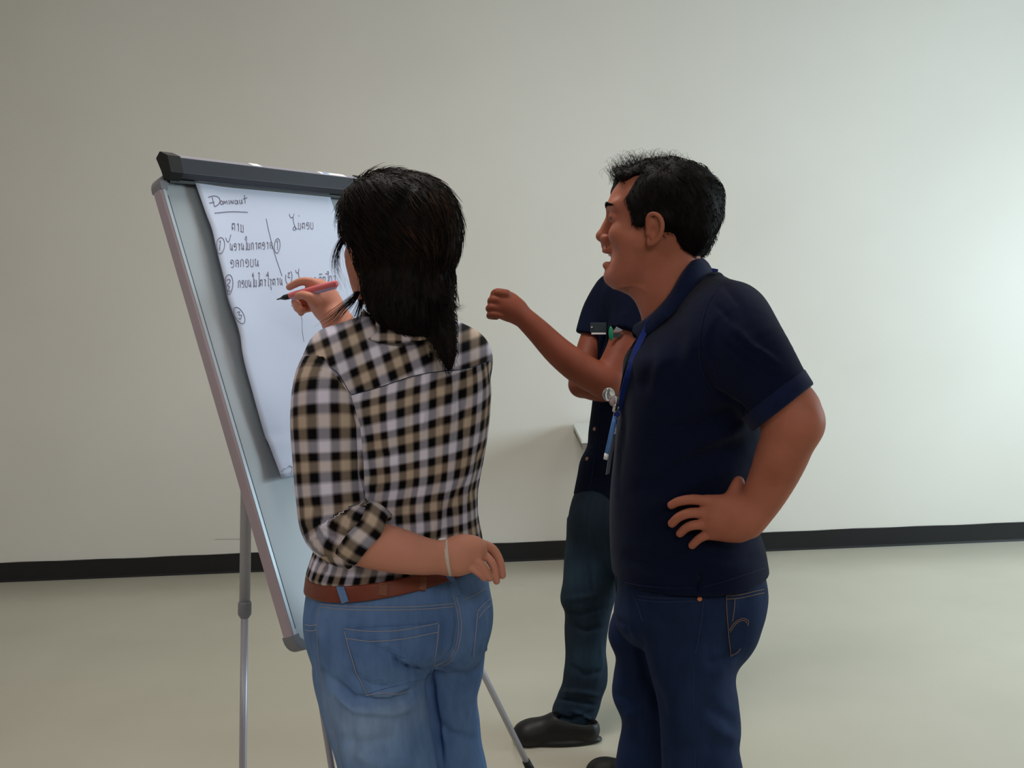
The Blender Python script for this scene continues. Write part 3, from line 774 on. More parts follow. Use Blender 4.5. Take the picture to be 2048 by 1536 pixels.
def strands(name, curves, r, mat, parent, **k):
    V = []; Fq = []
    for c in curves:
        c = np.asarray(c); m = len(c); t0 = nrm(c[1] - c[0]); a = np.cross(t0, rng.normal(size=3)); a = nrm(a); b_ = np.cross(t0, a); n0 = len(V)
        for i in range(m):
            rr = r * (1 - .75 * i / (m - 1))
            for q in range(3): V.append(c[i] + rr * (math.cos(2.094 * q) * a + math.sin(2.094 * q) * b_))
        for i in range(m - 1):
            for q in range(3): Fq.append((n0 + i * 3 + q, n0 + i * 3 + (q + 1) % 3, n0 + i * 3 + 3 + (q + 1) % 3, n0 + i * 3 + 3 + q))
    return link(name, mesh(name, np.array(V), np.array(Fq)), mat, parent, True, **k)
def qmesh(name, V, Q, mat, parent, **k): return link(name, mesh(name, V, Q), mat, parent, True, **k)
def coarse(prims, h=.010):
    lo = np.min([p[1] for p in prims], 0) - .03; hi = np.max([p[2] for p in prims], 0) + .03
    v_ = Vol(lo, hi, h)
    for p in prims: v_.add(p, .03)
    return v_.mesh(2)
def shoe(name, heel, toe_dir, L, mat, parent, clog=False, **k):
    """heel: floor point under the heel back; toe_dir unit; L length"""
    heel = np.asarray(heel, float); t = nrm(toe_dir); s = np.array([-t[1], t[0], 0]); q = lambda a, b_, c: heel + t * a * L + s * b_ + zz * c
    vol = Vol(heel + np.minimum(t * L, 0) - [.08, .08, .01], heel + np.maximum(t * L, 0) + [.08, .08, .13], .003)
    vol.add(cap(q(.16, 0, .034), q(.45, 0, .034), .036, .034)); vol.add(cap(q(.45, 0, .032), q(.82, .008, .030), .036, .042), .02)
    vol.add(ell(q(.84, .006, .030), (.048, .046, .036), np.array([t, s, zz])), .02)
    vol.add(cap(q(.14, 0, .045), q(.50, 0, .062), .032, .034), .02); vol.add(cap(q(.5, 0, .060), q(.75, 0, .045), .032, .030), .02)
    vol.add(ell(q(.5, 0, .008), (L * .51, .047, .020), np.array([t, s, zz])), .008)
    vol.half(q(0, 0, 0.0015), -zz)
    if clog: vol.sub(cap(q(.10, 0, .10), q(.42, 0, .115), .040), .004); vol.sub(cap(q(.17, 0, .064), q(.42, 0, .064), .026), .006)
    V, Q = vol.mesh(3); return qmesh(name, V, Q, mat, parent, **k)

# ================================================================= THE MAN IN THE NAVY POLO SHIRT
DM = 1.80
man = empty('person', (P(1385, 1000, DM)[0], DM, 0), label='person in a navy polo shirt and dark jeans, smiling in profile with hand on hip', cat='person')
mh = Head(P(1326, 436, DM), (-math.cos(math.radians(16)), math.sin(math.radians(16))), 1.0)
# ---- skin : head zone
vol = Vol(mh.c - [.19, .17, .27], mh.c + [.20, .17, .15], .0024)
head_vol(mh, vol); ear(mh, vol, 1); ear(mh, vol, -1)
nk = [P(1340, 520, DM), P(1350, 590, DM), P(1364, 640, DM), P(1375, 690, DM)]
vol.add(chain(nk, [.054, .057, .066, .088], side=mh.R[1], q=.98), .022)
vol.add(cap(mh.w(.048, 0, -.122), P(1306, 620, DM), .014, .020), .025)          # throat
vol.add(mh.cp((.058, 0, -.106), (.020, 0, -.112), .018, .028), .03)
hd = vol.mesh(3)
# left arm : elbow back and towards the camera, hand on the hip
sh_ = P(1447, 628, 1.64); el = P(1592, 838, 1.575); wr = P(1494, 1036, 1.615)
lo = np.min([sh_, el, wr, P(1330, 1100, 1.6)], 0) - .09; hi = np.max([sh_, el, wr, P(1650, 600, 1.7)], 0) + .08
vol = Vol(lo, hi, .0026)
vol.add(chain([P(1455, 660, 1.67), P(1508, 735, 1.63), P(1562, 802, 1.595)], [.040, .044, .046]))
vol.add(ell(P(1596, 836, 1.577), (.0385, .040, .045)), .03)
vol.add(ell(P(1609, 850, 1.570), (.019, .022, .022)), .02)
vol.add(chain([P(1586, 850, 1.578), P(1566, 905, 1.588), P(1543, 960, 1.60), P(1516, 1010, 1.612), wr], [.0425, .0420, .0375, .0325, .0300]), .02)
# hand : wrist - palm - fingers, on the hip
hz = 1.612
def HP(x, y, d=0): return P(x, y, hz + d)
vol.add(chain([HP(1494, 1035), HP(1468, 1040, .004), HP(1436, 1038, .006)], [.027, .028, .024], side=nrm([.2, 0, 1]), q=1.25), .015)
for (x0, y0), (x1, y1), r0, r1 in (((1478, 1012), (1414, 1002), .020, .0105), ((1470, 1030), (1409, 1026), .020, .0105), ((1470, 1048), (1412, 1049), .020, .0105), ((1474, 1060), (1426, 1068), .019, .010)):
    vol.add(cap(HP(x0, y0, .004), HP(x1, y1, .008), r0, r1), .010)
finger(vol, [HP(1414, 1002, .006), HP(1384, 999, .006), HP(1358, 1003, .014), HP(1343, 1010, .022)], .0092, .003)
finger(vol, [HP(1409, 1026, .006), HP(1380, 1026, .003), HP(1358, 1034, .010), HP(1344, 1047, .020)], .0092, .003)
finger(vol, [HP(1412, 1049, .008), HP(1388, 1050, .003), HP(1372, 1056, .010), HP(1360, 1067, .019)], .0088, .003)
finger(vol, [HP(1424, 1068, .010), HP(1406, 1073, .006), HP(1394, 1081, .011), HP(1384, 1091, .018)], .0083, .003)
finger(vol, [HP(1476, 1022, .004), HP(1464, 1000, .010), HP(1468, 982, .02), HP(1477, 964, .028)], .0125, .010)
V, Q = vol.mesh(2); ar = (V, Q)
nails_m = []
# shirt rows : (y, left, right, half depth, dy, yaw, power)
TR = [(556, 1402, 1430, .035, 0, -6, 2.0), (572, 1394, 1448, .065, 0, -6, 2.0), (592, 1374, 1468, .095, 0, -6, 2.0), (620, 1342, 1482, .125, 0, -6, 2.1), (650, 1302, 1490, .158, 0, -6, 2.2), (678, 1272, 1497, .178, 0, -6, 2.2), (700, 1254, 1502, .186, 0, -6, 2.3), (760, 1243, 1510, .180, 0, -6, 2.3),
      (820, 1235, 1516, .170, 0, -6, 2.3), (900, 1226, 1514, .160, 0, -6, 2.3), (980, 1219, 1508, .158, 0, -6, 2.25), (1050, 1219, 1513, .164, 0, -6, 2.2), (1100, 1222, 1528, .170, 0, -6, 2.2), (1137, 1226, 1534, .172, 0, -6, 2.2)]
PR = [(1095, 1250, 1508, .150, 0, -6, 2.1), (1150, 1234, 1520, .160, 0, -6, 2.1), (1180, 1232, 1520, .166, 0, -6, 2.1), (1212, 1226, 1508, .160, 0, -6, 2.1), (1238, 1226, 1490, .14, 0, -6, 2.1), (1262, 1240, 1484, .11, 0, -6, 2.1), (1285, 1262, 1466, .07, 0, -6, 2.1)]
NL = [(1240, 1290, 1490, .075, -.085, -6, 2.1), (1290, 1288, 1481, .086, -.088, -6, 2.1), (1330, 1296, 1471, .088, -.09, -6, 2.1), (1400, 1314, 1477, .086, -.092, -6, 2.1), (1455, 1322, 1481, .085, -.095, -6, 2.1), (1492, 1325, 1478, .084, -.097, -6, 2.1), (1536, 1328, 1485, .083, -.1, -6, 2.1),
      (1620, 1330, 1488, .080, -.11, -6, 2.1), (1750, 1338, 1482, .074, -.12, -6, 2.1), (1900, 1345, 1488, .072, -.12, -6, 2.1), (2050, 1345, 1488, .07, -.12, -6, 2.1), (2215, 1338, 1480, .068, -.12, -6, 2.1)]
FL = [(1190, 1244, 1390, .06, .06, -6, 2.1), (1240, 1221, 1400, .075, .07, -6, 2.1), (1270, 1217, 1400, .082, .075, -6, 2.1), (1313, 1232, 1396, .084, .08, -6, 2.1), (1350, 1228, 1390, .084, .085, -6, 2.1), (1384, 1225, 1388, .084, .088, -6, 2.1), (1438, 1243, 1385, .082, .09, -6, 2.1), (1497, 1235, 1380, .08, .09, -6, 2.1), (1536, 1229, 1378, .08, .09, -6, 2.1),
      (1620, 1228, 1378, .08, .09, -6, 2.1), (1750, 1238, 1370, .074, .09, -6, 2.1), (1900, 1246, 1376, .07, .09, -6, 2.1), (2040, 1244, 1376, .068, .09, -6, 2.1)]
sk = coarse([rows2loft(TR, DM, .016), rows2loft(PR, DM, .022), rows2loft(NL, DM, .018), rows2loft(FL, DM, .018), cap(P(1400, 640, 1.9), P(1440, 860, 1.99), .045, .035), cap(P(1440, 860, 1.99), P(1330, 960, 1.96), .038, .03), cap(P(1330, 960, 1.96), P(1280, 985, 1.95), .03, .02)])
V, Q = joinm([hd, ar, sk]); qmesh('body', V, Q, M['skin_m'], man)
# eyes, brows, teeth, nails
b = MB()
for q in (1, -1): b.ball(mh.w(.0835, .032 * q, .004), (.0118, .0118, .0118), ax=mh.R)
for q in (1, -1):
    e = MB(); e.ball(mh.w(.0815, .032 * q, .003), (.0106, .0115, .0086), ax=mh.R); e.build('eye', M['eye'], man, smooth=True)
    e = []
    for i in range(60):
        t = i / 59; e.append(np.array([mh.w(.097 - .020 * t**2, q * (.012 + .040 * t), .020 + .006 * math.sin(math.pi * t) + rng.uniform(-.003, .003)), mh.w(.1005 - .020 * t**2, q * (.017 + .040 * t), .0235 + .006 * math.sin(math.pi * t) + rng.uniform(-.002, .002)), mh.w(.099 - .021 * t**2, q * (.023 + .040 * t), .024 + .005 * math.sin(math.pi * t))]))
    strands('eyebrow', e, .0012, M['hair'], man)
b = MB(); b.tube([mh.w(.097 - .02 * abs(t)**1.5, .020 * t, -.0605) for t in np.linspace(-1, 1, 9)], .0040, 8); b.build('teeth', M['tooth'], man, smooth=True)
# moustache and chin stubble
e = []
for i in range(160):
    t = rng.uniform(-1, 1); p = (.109 - .010 * t * t, .022 * t, -.044 - .003 * abs(t)); e.append(np.array([mh.w(*p), mh.w(p[0] + .001, p[1] * 1.05, p[2] - .003), mh.w(p[0], p[1] * 1.1, p[2] - .006)]))
strands('moustache', e, .0006, M['hair'], man)
# ---- hair
def mid2(h, x, y, l=0.0):
    d = ray(x, y); p_ = h.c + h.R[1] * l * h.k; q = CAM + d * (np.dot(p_ - CAM, h.R[1]) / np.dot(d, h.R[1])) - h.c
    return q @ h.R[0] / h.k, q @ h.R[2] / h.k
HP2 = [(1222, 330), (1226, 347), (1240, 360), (1262, 352), (1281, 346), (1268, 368), (1256, 392), (1254, 402), (1262, 425), (1268, 452), (1282, 452), (1296, 452), (1310, 458), (1324, 462), (1331, 466), (1333, 480), (1336, 498), (1346, 513), (1362, 517), (1378, 518), (1404, 503), (1418, 480), (1445, 420), (1450, 340), (1400, 290), (1300, 280), (1230, 300)]
poly = poly_sdf([mid2(mh, x, y, .055) for x, y in HP2])
vol = Vol(mh.c - [.16, .13, .14], mh.c + [.16, .13, .17], .0026)
vol.add(mh.e((-.010, 0, .032), (.094, .084, .071)))
vol.add(mh.e((.034, 0, .072), (.060, .056, .024)), .02); vol.add(mh.e((-.050, 0, .000), (.053, .071, .070)), .02)
vol.add(mh.e((-.066, 0, -.030), (.031, .056, .048)), .02); vol.add(mh.e((.074, 0, .072), (.020, .045, .016)), .015); vol.add(mh.e((.0, .0, -.005), (.062, .0850, .036)), .01); vol.add(mh.e((.030, 0, .016), (.046, .0800, .050)), .01); vol.add(mh.e((.032, 0, -.012), (.022, .0785, .030)), .01)
def hf(X, Y, Z):
    f, l, z = mh.loc(X, Y, Z); return poly(f, z)
vol.fieldmax(hf)
for q in (1, -1): vol.sub(mh.e((.006, .085 * q, -.023), (.0165, .030, .0245)), .002)
V, Q = vol.mesh(3); V = folds(V, Q, .0022, 120, 3, (1, 1, .5))
hair = qmesh('hair', V, Q, M['hair'], man); ht = bvh(V, Q)
cur = []
N = vnormals(V, Q); loc = (V - mh.c) @ mh.R.T
ids = rng.choice(len(V), 2600)
for i in ids:                                      # short hair lying over the cap
    p, nn = V[i], N[i]; f, l, z = loc[i]
    if z < -.06: L = .012
    else: L = .016
    dirv = -mh.R[0] * .25 - mh.R[2] * .9 + rng.normal(size=3) * .25
    if z > .07: dirv = mh.R[0] * .5 + rng.normal(size=3) * .6
    dirv = nrm(dirv - nn * (dirv @ nn)); c = [p - nn * .001]
    for k in range(1, 5): c.append(p + dirv * L * k / 4 + nn * (.0022 * math.sin(k * .7)))
    cur.append(np.array(c))
strands('hair_strands', cur, .0007, M['hair'], hair, kind='stuff')
cur = []
for i in range(620):                               # springy curls along the crown
    t = rng.uniform(0, 1)**.9; f0 = .094 - .175 * t; l0 = rng.normal() * .026; zb = .096 - 5.0 * max(0, -.01 - f0)**2 * 3.0 - max(0, f0 - .055) * .55
    p = mh.w(f0, l0, zb - .008); hh = rng.uniform(.010, .031) * (1.05 - .45 * t); rd = rng.uniform(.004, .009); ph = rng.uniform(-.6, .6); tw = rng.uniform(2.6, 5.0); m = 11; c = []
    ln = rng.choice([-1, 1], p=[.4, .6]); 
    for k in range(m):
        a = k / (m - 1); g = a * tw + ph
        c.append(p + mh.R[2] * (hh * min(1, a * 1.7) + rd * math.sin(g)) + mh.R[0] * ln * (rd * (1 - math.cos(g)) * 1.1) + mh.R[1] * rd * math.sin(g * 1.3 + i) * .6)
    cur.append(np.array(c))
strands('loose_curls', cur, .00042, M['hair'], hair, kind='stuff')
# ---- polo shirt
sleeve_pts = [P(1442, 652, 1.69), P(1458, 664, 1.655), P(1490, 705, 1.620), P(1535, 772, 1.600), P(1572, 825, 1.588)]
cn = nrm(P(1590, 850, 1.58) - P(1500, 715, 1.60)); cpnt = (P(1611, 778, 1.59) + P(1516, 852, 1.59)) / 2
cn = nrm(np.array([cn[0] * .9, cn[1], cn[2]]))
edge = nrm(P(1611, 778, 1.59) - P(1516, 852, 1.59)); view = nrm(cpnt - CAM); cn = nrm(np.cross(edge, view)); cn = cn if cn @ (el - sh_) > 0 else -cn
slv = cut(chain(sleeve_pts, [.060, .068, .069, .062, .057]), cpnt, cn)
farslv = cut(chain([P(1415, 655, 1.92), P(1410, 670, 1.95), P(1425, 740, 1.99), P(1440, 830, 2.01)], [.060, .064, .062, .058]), P(1435, 800, 2.0), nrm(P(1440, 830, 2.01) - P(1425, 740, 1.99)))
TRl = rows2loft(TR, DM)
lo = np.minimum(P(1200, 1200, 1.75), P(1200, 1200, 1.9)) - [.02, .30, .03]; hi = P(1640, 500, 1.75) + [.04, .45, .03]
vol = Vol(lo, hi, .0040)
vol.add(TRl); vol.add(cap(P(1418, 640, 1.74), P(1450, 660, 1.67), .046, .062), .04); vol.add(cap(P(1412, 640, 1.87), P(1415, 655, 1.95), .046, .060), .04)
vol.add(cap(P(1432, 582, 1.785), P(1466, 628, 1.70), .022, .050), .04); vol.add(slv, .045); vol.add(farslv, .03)
vol.sub(cut(chain([cpnt - cn * .035, cpnt + cn * .03], [.051, .053]), cpnt - cn * .03, -cn))
vol.sub(chain([P(1345, 590, DM), P(1333, 520, DM), P(1330, 480, DM)], [.058, .064, .068]), .006)
V, Q = vol.mesh(3)
CR = [([(1424, 780), (1470, 815), (1512, 850)], 7, .006), ([(1395, 690), (1400, 740), (1428, 790)], 12, .004), ([(1330, 860), (1400, 850), (1490, 815)], 12, .006), ([(1330, 930), (1420, 880), (1500, 850)], 13, -.005),
      ([(1260, 990), (1380, 920), (1500, 890)], 16, .0045), ([(1290, 1030), (1400, 960), (1505, 930)], 14, -.004), ([(1440, 560), (1480, 610), (1510, 690)], 6, .003), ([(1425, 600), (1460, 640), (1490, 710)], 6, .003), ([(1455, 640), (1500, 690), (1560, 730)], 8, -.004), ([(1440, 680), (1500, 730), (1560, 760)], 7, .003),
      ([(1240, 700), (1250, 850), (1225, 1000)], 10, .002), ([(1235, 1110), (1300, 1130), (1400, 1100)], 14, .0035), ([(1400, 1110), (1460, 1120), (1530, 1110)], 12, .003), ([(1404, 1140), (1398, 1165), (1394, 1190)], 4, .007), ([(1290, 660), (1300, 720), (1285, 800)], 12, .003), ([(1360, 640), (1350, 720), (1320, 800)], 16, .003)]
CR = [(a_1, b_1, c_1 * 1.35) for a_1, b_1, c_1 in CR]
V = creases(V, Q, CR); V = folds(V, Q, .0024, 26, 8, (1, 1, .6))
shirt = qmesh('polo_shirt', V, Q, M['navy'], man); stree = bvh(V, Q)
# rib cuff on the sleeve end : a ring following the opening
def rsd(a, b_, n=40):
    pass
A1 = edge; A2 = nrm(np.cross(cn, A1)); ring = []
for k in range(40):
    q = 2 * math.pi * k / 40; d = A1 * math.cos(q) + A2 * math.sin(q)
    rr = []
    for off in (.004, .020):
        c0 = cpnt - cn * off; h_ = stree.ray_cast(Vector(c0 + d * .14), Vector(-d), .14); r_ = np.linalg.norm(np.array(h_[0]) - c0) if h_[0] else .055
        rr.append(min(max(r_, .045), .066))
    ring.append((d, rr[0], rr[1]))
rs_ = np.array([(a[1], a[2]) for a in ring]); 
for _ in range(4): rs_ = (np.roll(rs_, 1, 0) + rs_ + np.roll(rs_, -1, 0)) / 3
V = []; Fs = []
for k in range(40):
    d = ring[k][0]
    for (o_, r_) in ((.026, rs_[k, 1] + .0005), (.0245, rs_[k, 1] + .0025), (.001, rs_[k, 0] + .0025), (-.002, rs_[k, 0] + .0005), (-.001, rs_[k, 0] - .004), (.02, rs_[k, 0] - .005)): V.append(cpnt - cn * o_ + d * r_)
for k in range(40):
    for j in range(5): a = k * 6 + j; c2 = ((k + 1) % 40) * 6 + j; Fs.append((a, c2, c2 + 1, a + 1))
MB().add(V, Fs).build('sleeve_cuff', M['navy_rib'], shirt, smooth=True)
# collar : folded band around the neck
def collar(near, name='collar', par=shirt, mat=M['navy_rib'], th=.0022):
    """near : list of (top xy, bottom xy, dtop, dbot)"""
    V = []; Fs = []; m = len(near)
    T = smoothpts([P(*a[0], a[2]) for a in near], 5); Bm = smoothpts([P(*a[1], a[3]) for a in near], 5); m = len(T); K = 5
    for i in range(m):
        w_ = nrm(Bm[i] - T[i]); t_ = nrm(T[min(i + 1, m - 1)] - T[max(i - 1, 0)]); nn = nrm(np.cross(t_, w_))
        for sd_ in (0, 1):
            for k in range(K): a = k / (K - 1); V.append(T[i] + (Bm[i] - T[i]) * a + nn * (.004 * math.sin(math.pi * a) + (th if sd_ else -th) * (1 if 0 < a < 1 else .6)))
    W = 2 * K
    for i in range(m - 1):
        for sd_ in (0, 1):
            for k in range(K - 1): a = i * W + sd_ * K + k; Fs.append((a, a + 1, a + W + 1, a + W))
        for k in (0, K - 1): a = i * W + k; Fs.append((a, a + K, a + K + W, a + W))
    for i in (0, m - 1): Fs += [(i * W + k, i * W + k + 1, i * W + K + k + 1, i * W + K + k) for k in range(K - 1)]
    return MB().add(V, Fs).build(name, mat, par, smooth=True)
CN = [((1398, 513), (1424, 545), 1.80, 1.815), ((1388, 517), (1410, 556), 1.765, 1.75), ((1366, 543), (1382, 582), 1.74, 1.715), ((1340, 588), (1350, 622), 1.735, 1.705), ((1310, 622), (1316, 652), 1.745, 1.72), ((1288, 640), (1284, 676), 1.765, 1.745), ((1281, 645), (1266, 664), 1.785, 1.77)]
CFa = [((1398, 513), (1424, 545), 1.80, 1.815), ((1386, 517), (1408, 556), 1.845, 1.86), ((1362, 545), (1374, 582), 1.86, 1.885), ((1330, 590), (1336, 622), 1.865, 1.89), ((1300, 622), (1298, 652), 1.85, 1.87), ((1284, 640), (1272, 676), 1.82, 1.835), ((1279, 645), (1263, 664), 1.80, 1.80)]
collar(CN); collar(CFa)
b = MB(); b.box(P(1425, 541, 1.83), nrm([1, 0, -.2]), (0, 1, 0), nrm([.2, 0, 1]), .008, .012, .0035); b.build('collar_tab', M['blue'], shirt, bevel=.0015)
# seams : shoulder / armhole stitching, placket, hem
for nm, pts in (('armhole_seam', [(1440, 570), (1415, 610), (1402, 660), (1398, 710), (1406, 750), (1428, 786)]), ('hem_stitching', [(1236, 1162), (1290, 1172), (1350, 1176), (1388, 1176)]), ('hem_stitching', [(1406, 1174), (1450, 1162), (1500, 1146), (1530, 1136)])):
    b = MB(); stitch(b, stree, [tuple(q) for q in smoothpts(pts, 4)], .0009)
    if b.v: b.build(nm, M['navy_rib'], shirt)
# ---- jeans
lo = P(1200, 2230, 1.6); lo = np.array([P(1190, 1536, 1.72)[0] - .06, 1.50, .05]); hi = np.array([P(1560, 1200, 1.8)[0] + .03, 2.08, P(1400, 1098, 1.8)[2]])
vol = Vol(lo, hi, .0042)
vol.add(rows2loft(PR, DM)); vol.add(rows2loft(NL, DM), .02); vol.add(rows2loft(FL, DM), .015)
vol.add(ell(P(1462, 1222, 1.76), (.046, .095, .085)), .05)
V, Q = vol.mesh(3)
CR = [([(1474, 1300), (1450, 1320), (1410, 1330)], 8, .006), ([(1478, 1312), (1440, 1345), (1400, 1350)], 12, -.004), ([(1481, 1455), (1440, 1430), (1400, 1390)], 12, .006), ([(1481, 1480), (1430, 1462), (1390, 1420)], 12, -.005),
      ([(1274, 1250), (1290, 1350), (1330, 1425)], 10, .009), ([(1222, 1235), (1250, 1250), (1262, 1290)], 6, .004), ([(1225, 1384), (1260, 1400), (1290, 1440)], 10, .005), ([(1240, 1440), (1280, 1420), (1310, 1400)], 10, -.004), ([(1330, 1500), (1400, 1490), (1470, 1500)], 14, .004), ([(1500, 1180), (1480, 1220), (1450, 1300)], 12, .003),
      ([(1340, 1600), (1400, 1620), (1470, 1600)], 14, .006), ([(1400, 1196), (1396, 1240), (1390, 1300)], 4, .0025)]
V = creases(V, Q, CR); V = folds(V, Q, .0028, 24, 18, (1, 1, .7))
jeans = qmesh('jeans', V, Q, M['jeans_m'], man); jt = bvh(V, Q)
b = MB()
PX = lambda x, y: (1180 + x / 3.524, 1100 + y / 3.524)
for pts in ([(330, 325), (480, 338), (600, 340), (740, 335)], [(330, 350), (480, 366), (600, 366), (740, 360)], [(815, 210), (800, 380), (785, 500), (765, 620), (745, 730)], [(728, 820), (728, 1000), (735, 1250), (742, 1536)],
            [(300, 320), (330, 380), (370, 500)]):
    stitch(b, jt, [PX(x, y) for x, y in smoothpts(pts, 4)], .0009)
b.build('seam_stitching', M['stitch_d'], jeans)
# back pocket : raised patch with double stitching
def patch(tree, corners, name, mat, par, lift=.0022, n=12):
    (a, b_, c, d) = [np.array(q, float) for q in corners]; V = []; ok = True; G_ = {}
    for i in range(n + 1):
        for j in range(n + 1):
            s_, t_ = j / n, i / n; p = (a * (1 - s_) + b_ * s_) * (1 - t_) + (d * (1 - s_) + c * s_) * t_
            q = shoot(tree, p[0], p[1], lift)
            if q is not None: G_[i, j] = len(V); V.append(q[0]); V.append(q[0] - q[1] * (lift + .002))
    Fs = []
    for i in range(n):
        for j in range(n):
            k = [(i, j), (i, j + 1), (i + 1, j + 1), (i + 1, j)]
            if all(q in G_ for q in k):
                Fs.append(tuple(G_[q] for q in k))
                for q, r_ in zip(k, k[1:] + k[:1]):
                    di, dj = r_[0] - q[0], r_[1] - q[1]
                    o = (q[0] + dj * -1, q[1] + di) ; e0 = (min(q[0], r_[0]), min(q[1], r_[1]))
                    out = (i + (1 if q[0] == r_[0] and q[0] == i + 1 else -1 if q[0] == r_[0] else 0), j + (1 if q[1] == r_[1] and q[1] == j + 1 else -1 if q[1] == r_[1] else 0))
                    nk_ = [(out[0], out[1]), (out[0], out[1] + 1), (out[0] + 1, out[1] + 1), (out[0] + 1, out[1])]
                    if not (0 <= out[0] < n and 0 <= out[1] < n) or not all(z in G_ for z in nk_): Fs.append((G_[q], G_[r_], G_[r_] + 1, G_[q] + 1))
    if V: return MB().add(V, Fs).build(name, mat, par, smooth=False)
pk = patch(jt, [PX(955, 318), PX(1262, 266), PX(1100, 560), PX(988, 752)], 'back_pocket', M['jeans_m'], jeans)
b = MB()
for pts in ([(955, 320), (1020, 318), (1120, 300), (1250, 270)], [(958, 345), (1020, 342), (1120, 325), (1250, 295)], [(955, 320), (960, 450), (972, 600), (988, 752)], [(1015, 345), (1008, 420), (998, 500)], [(988, 752), (1030, 720), (1055, 690)],
            [(975, 560), (1005, 520), (1050, 488), (1085, 482), (1110, 500), (1105, 530)], [(980, 575), (1010, 535), (1050, 502), (1085, 496), (1100, 515)]):
    stitch(b, jt, [PX(x, y) for x, y in smoothpts(pts, 4)], .0008, lift=.0028)
b.build('pocket_stitching', M['stitch_m'], pk or jeans)
q = shoot(jt, 1399, 1197, .001)
if q: MB().ball(q[0] + [0, -.001, 0], (.0046, .0024, .0046)).build('rivet', M['copper'], jeans, smooth=True)
shoe('shoe', (P(1420, 2200, 1.69)[0] + .07, 1.68, 0), (-1, .05, 0), .28, M['black'], man); shoe('shoe', (P(1320, 2060, 1.89)[0] + .07, 1.90, 0), (-1, .12, 0), .28, M['black'], man)

# ---- lanyard with reel, pen and clear tag
ly = empty('lanyard', tuple(P(1238, 760, 1.70)), label='blue ribbon lanyard with clear reel and light blue pen on the navy polo front', cat='lanyard')
def onshirt(x, y, lift=.004):
    q = shoot(stree, x, y, lift); return q[0] if q else P(x, y, 1.74)
b = MB(); pts = [onshirt(x, y) for x, y in ((1300, 640), (1290, 662), (1276, 700), (1263, 740), (1252, 780), (1244, 815))]
pts.append(P(1238, 832, pts[-1][1] - .002)); ribbon(b, smoothpts(pts, 3), RT, .0105, .0012); b.build('ribbon', M['blue'], ly)
b = MB(); p2 = [onshirt(x, y) for x, y in ((1282, 668), (1266, 700), (1254, 740), (1246, 780))] + [P(1236, 800, 1.735), P(1232, 822, 1.735)]
ribbon(b, smoothpts(p2, 3), RT, .004, .001); b.build('dark_cord', M['black'], ly)
dl = pts[-1][1] - .004
b = MB(); b.ball(P(1218, 789, dl), (.0115, .008, .0125)); b.ball(P(1228, 802, dl - .004), (.009, .007, .010)); b.build('clear_reel', M['clear'], ly, smooth=True)
MB().ball(P(1226, 803, dl - .004), (.0042, .0042, .0065)).build('pink_bead', M['pinkish'], ly, smooth=True)
MB().tube([P(1233, 812, dl), P(1228, 824, dl)], [.006, .0035], 10).build('white_clasp', M['white_pl'], ly, smooth=True)
b = MB(); ribbon(b, [P(1232, 822, dl), P(1232, 834, dl)], RT, .0075, .004); b.build('strap_end', M['blue'], ly)
b = MB()
t = np.linspace(0, 2 * math.pi, 20); b.tube([P(1234, 830, dl - .004) + np.array([.0062 * math.cos(q), 0, .0075 * math.sin(q)]) for q in t], .0005, 5, caps=False); b.build('split_ring', M['metal'], ly)
MB().tube([P(1230, 832, dl), P(1228, 845, dl), P(1214, 908, dl - .004)], [.0035, .0045, .0045], 12).build('pen_barrel', M['ltblue'], ly, smooth=True)
MB().tube([P(1214, 907, dl - .004), P(1211, 919, dl - .004)], [.0046, .0040], 12).build('pen_end', M['white_pl'], ly, smooth=True)
b = MB(); ribbon(b, [P(1231, 852, dl + .006), P(1227, 880, dl + .004), P(1220, 915, dl), P(1215, 948, dl)], nrm([.35, .9, 0]), .022, .001); b.build('clear_tag', M['film'], ly)
MB().tube([P(1231, 848, dl + .003), P(1228, 868, dl + .002)], [.0025, .0038], 8).build('tag_clip', M['clear'], ly, smooth=True)

# ================================================================= THE WOMAN IN THE CHECKED SHIRT
DW = 1.80
wo = empty('person', (P(800, 1000, DW)[0], DW, 0), label='person with long black hair in checked shirt and light blue jeans, seen from behind', cat='person')
wa = math.radians(38)
wh = Head(P(783, 472, DW + .0), (-math.sin(wa), math.cos(wa)), .95, pitch=-.05)
vol = Vol(wh.c - [.18, .17, .26], wh.c + [.18, .18, .15], .0026)
head_vol(wh, vol, False); ear(wh, vol, 1); ear(wh, vol, -1)
vol.add(chain([P(800, 540, 1.80), P(805, 620, 1.79), P(810, 690, 1.79)], [.050, .052, .070]), .02)
hd = vol.mesh(3)
# left arm bent behind the back
wrl = P(893, 1116, 1.640)
vol = Vol(np.min([P(640, 1180, 1.6), P(1020, 1030, 1.7)], 0) - [.03, .10, .04], np.max([P(640, 1180, 1.6), P(1030, 980, 1.75)], 0) + [.05, .06, .08], .0022)
vol.add(chain([P(674, 1056, 1.668), P(690, 1070, 1.655), P(730, 1086, 1.632), P(790, 1100, 1.622), P(845, 1112, 1.628), P(893, 1116, 1.64), P(912, 1114, 1.645)], [.035, .037, .0395, .0375, .0315, .0262, .027]))
def HW(x, y, d=0): return P(x, y, 1.650 + d)
vol.add(chain([HW(900, 1115, -.006), HW(922, 1108, 0), HW(946, 1102, .004)], [.026, .030, .024], side=zz, q=1.1), .012)
vol.add(cap(HW(915, 1122, -.004), HW(942, 1124, .0), .020, .015), .012)
finger(vol, [HW(938, 1080, .014), HW(962, 1088, .020), HW(985, 1098, .026), HW(999, 1122, .022), HW(1004, 1150, .016)], .0088, .004)
finger(vol, [HW(940, 1094, .000), HW(964, 1106, .002), HW(981, 1122, .000), HW(990, 1142, .000), HW(993, 1162, .002)], .0078, .002)
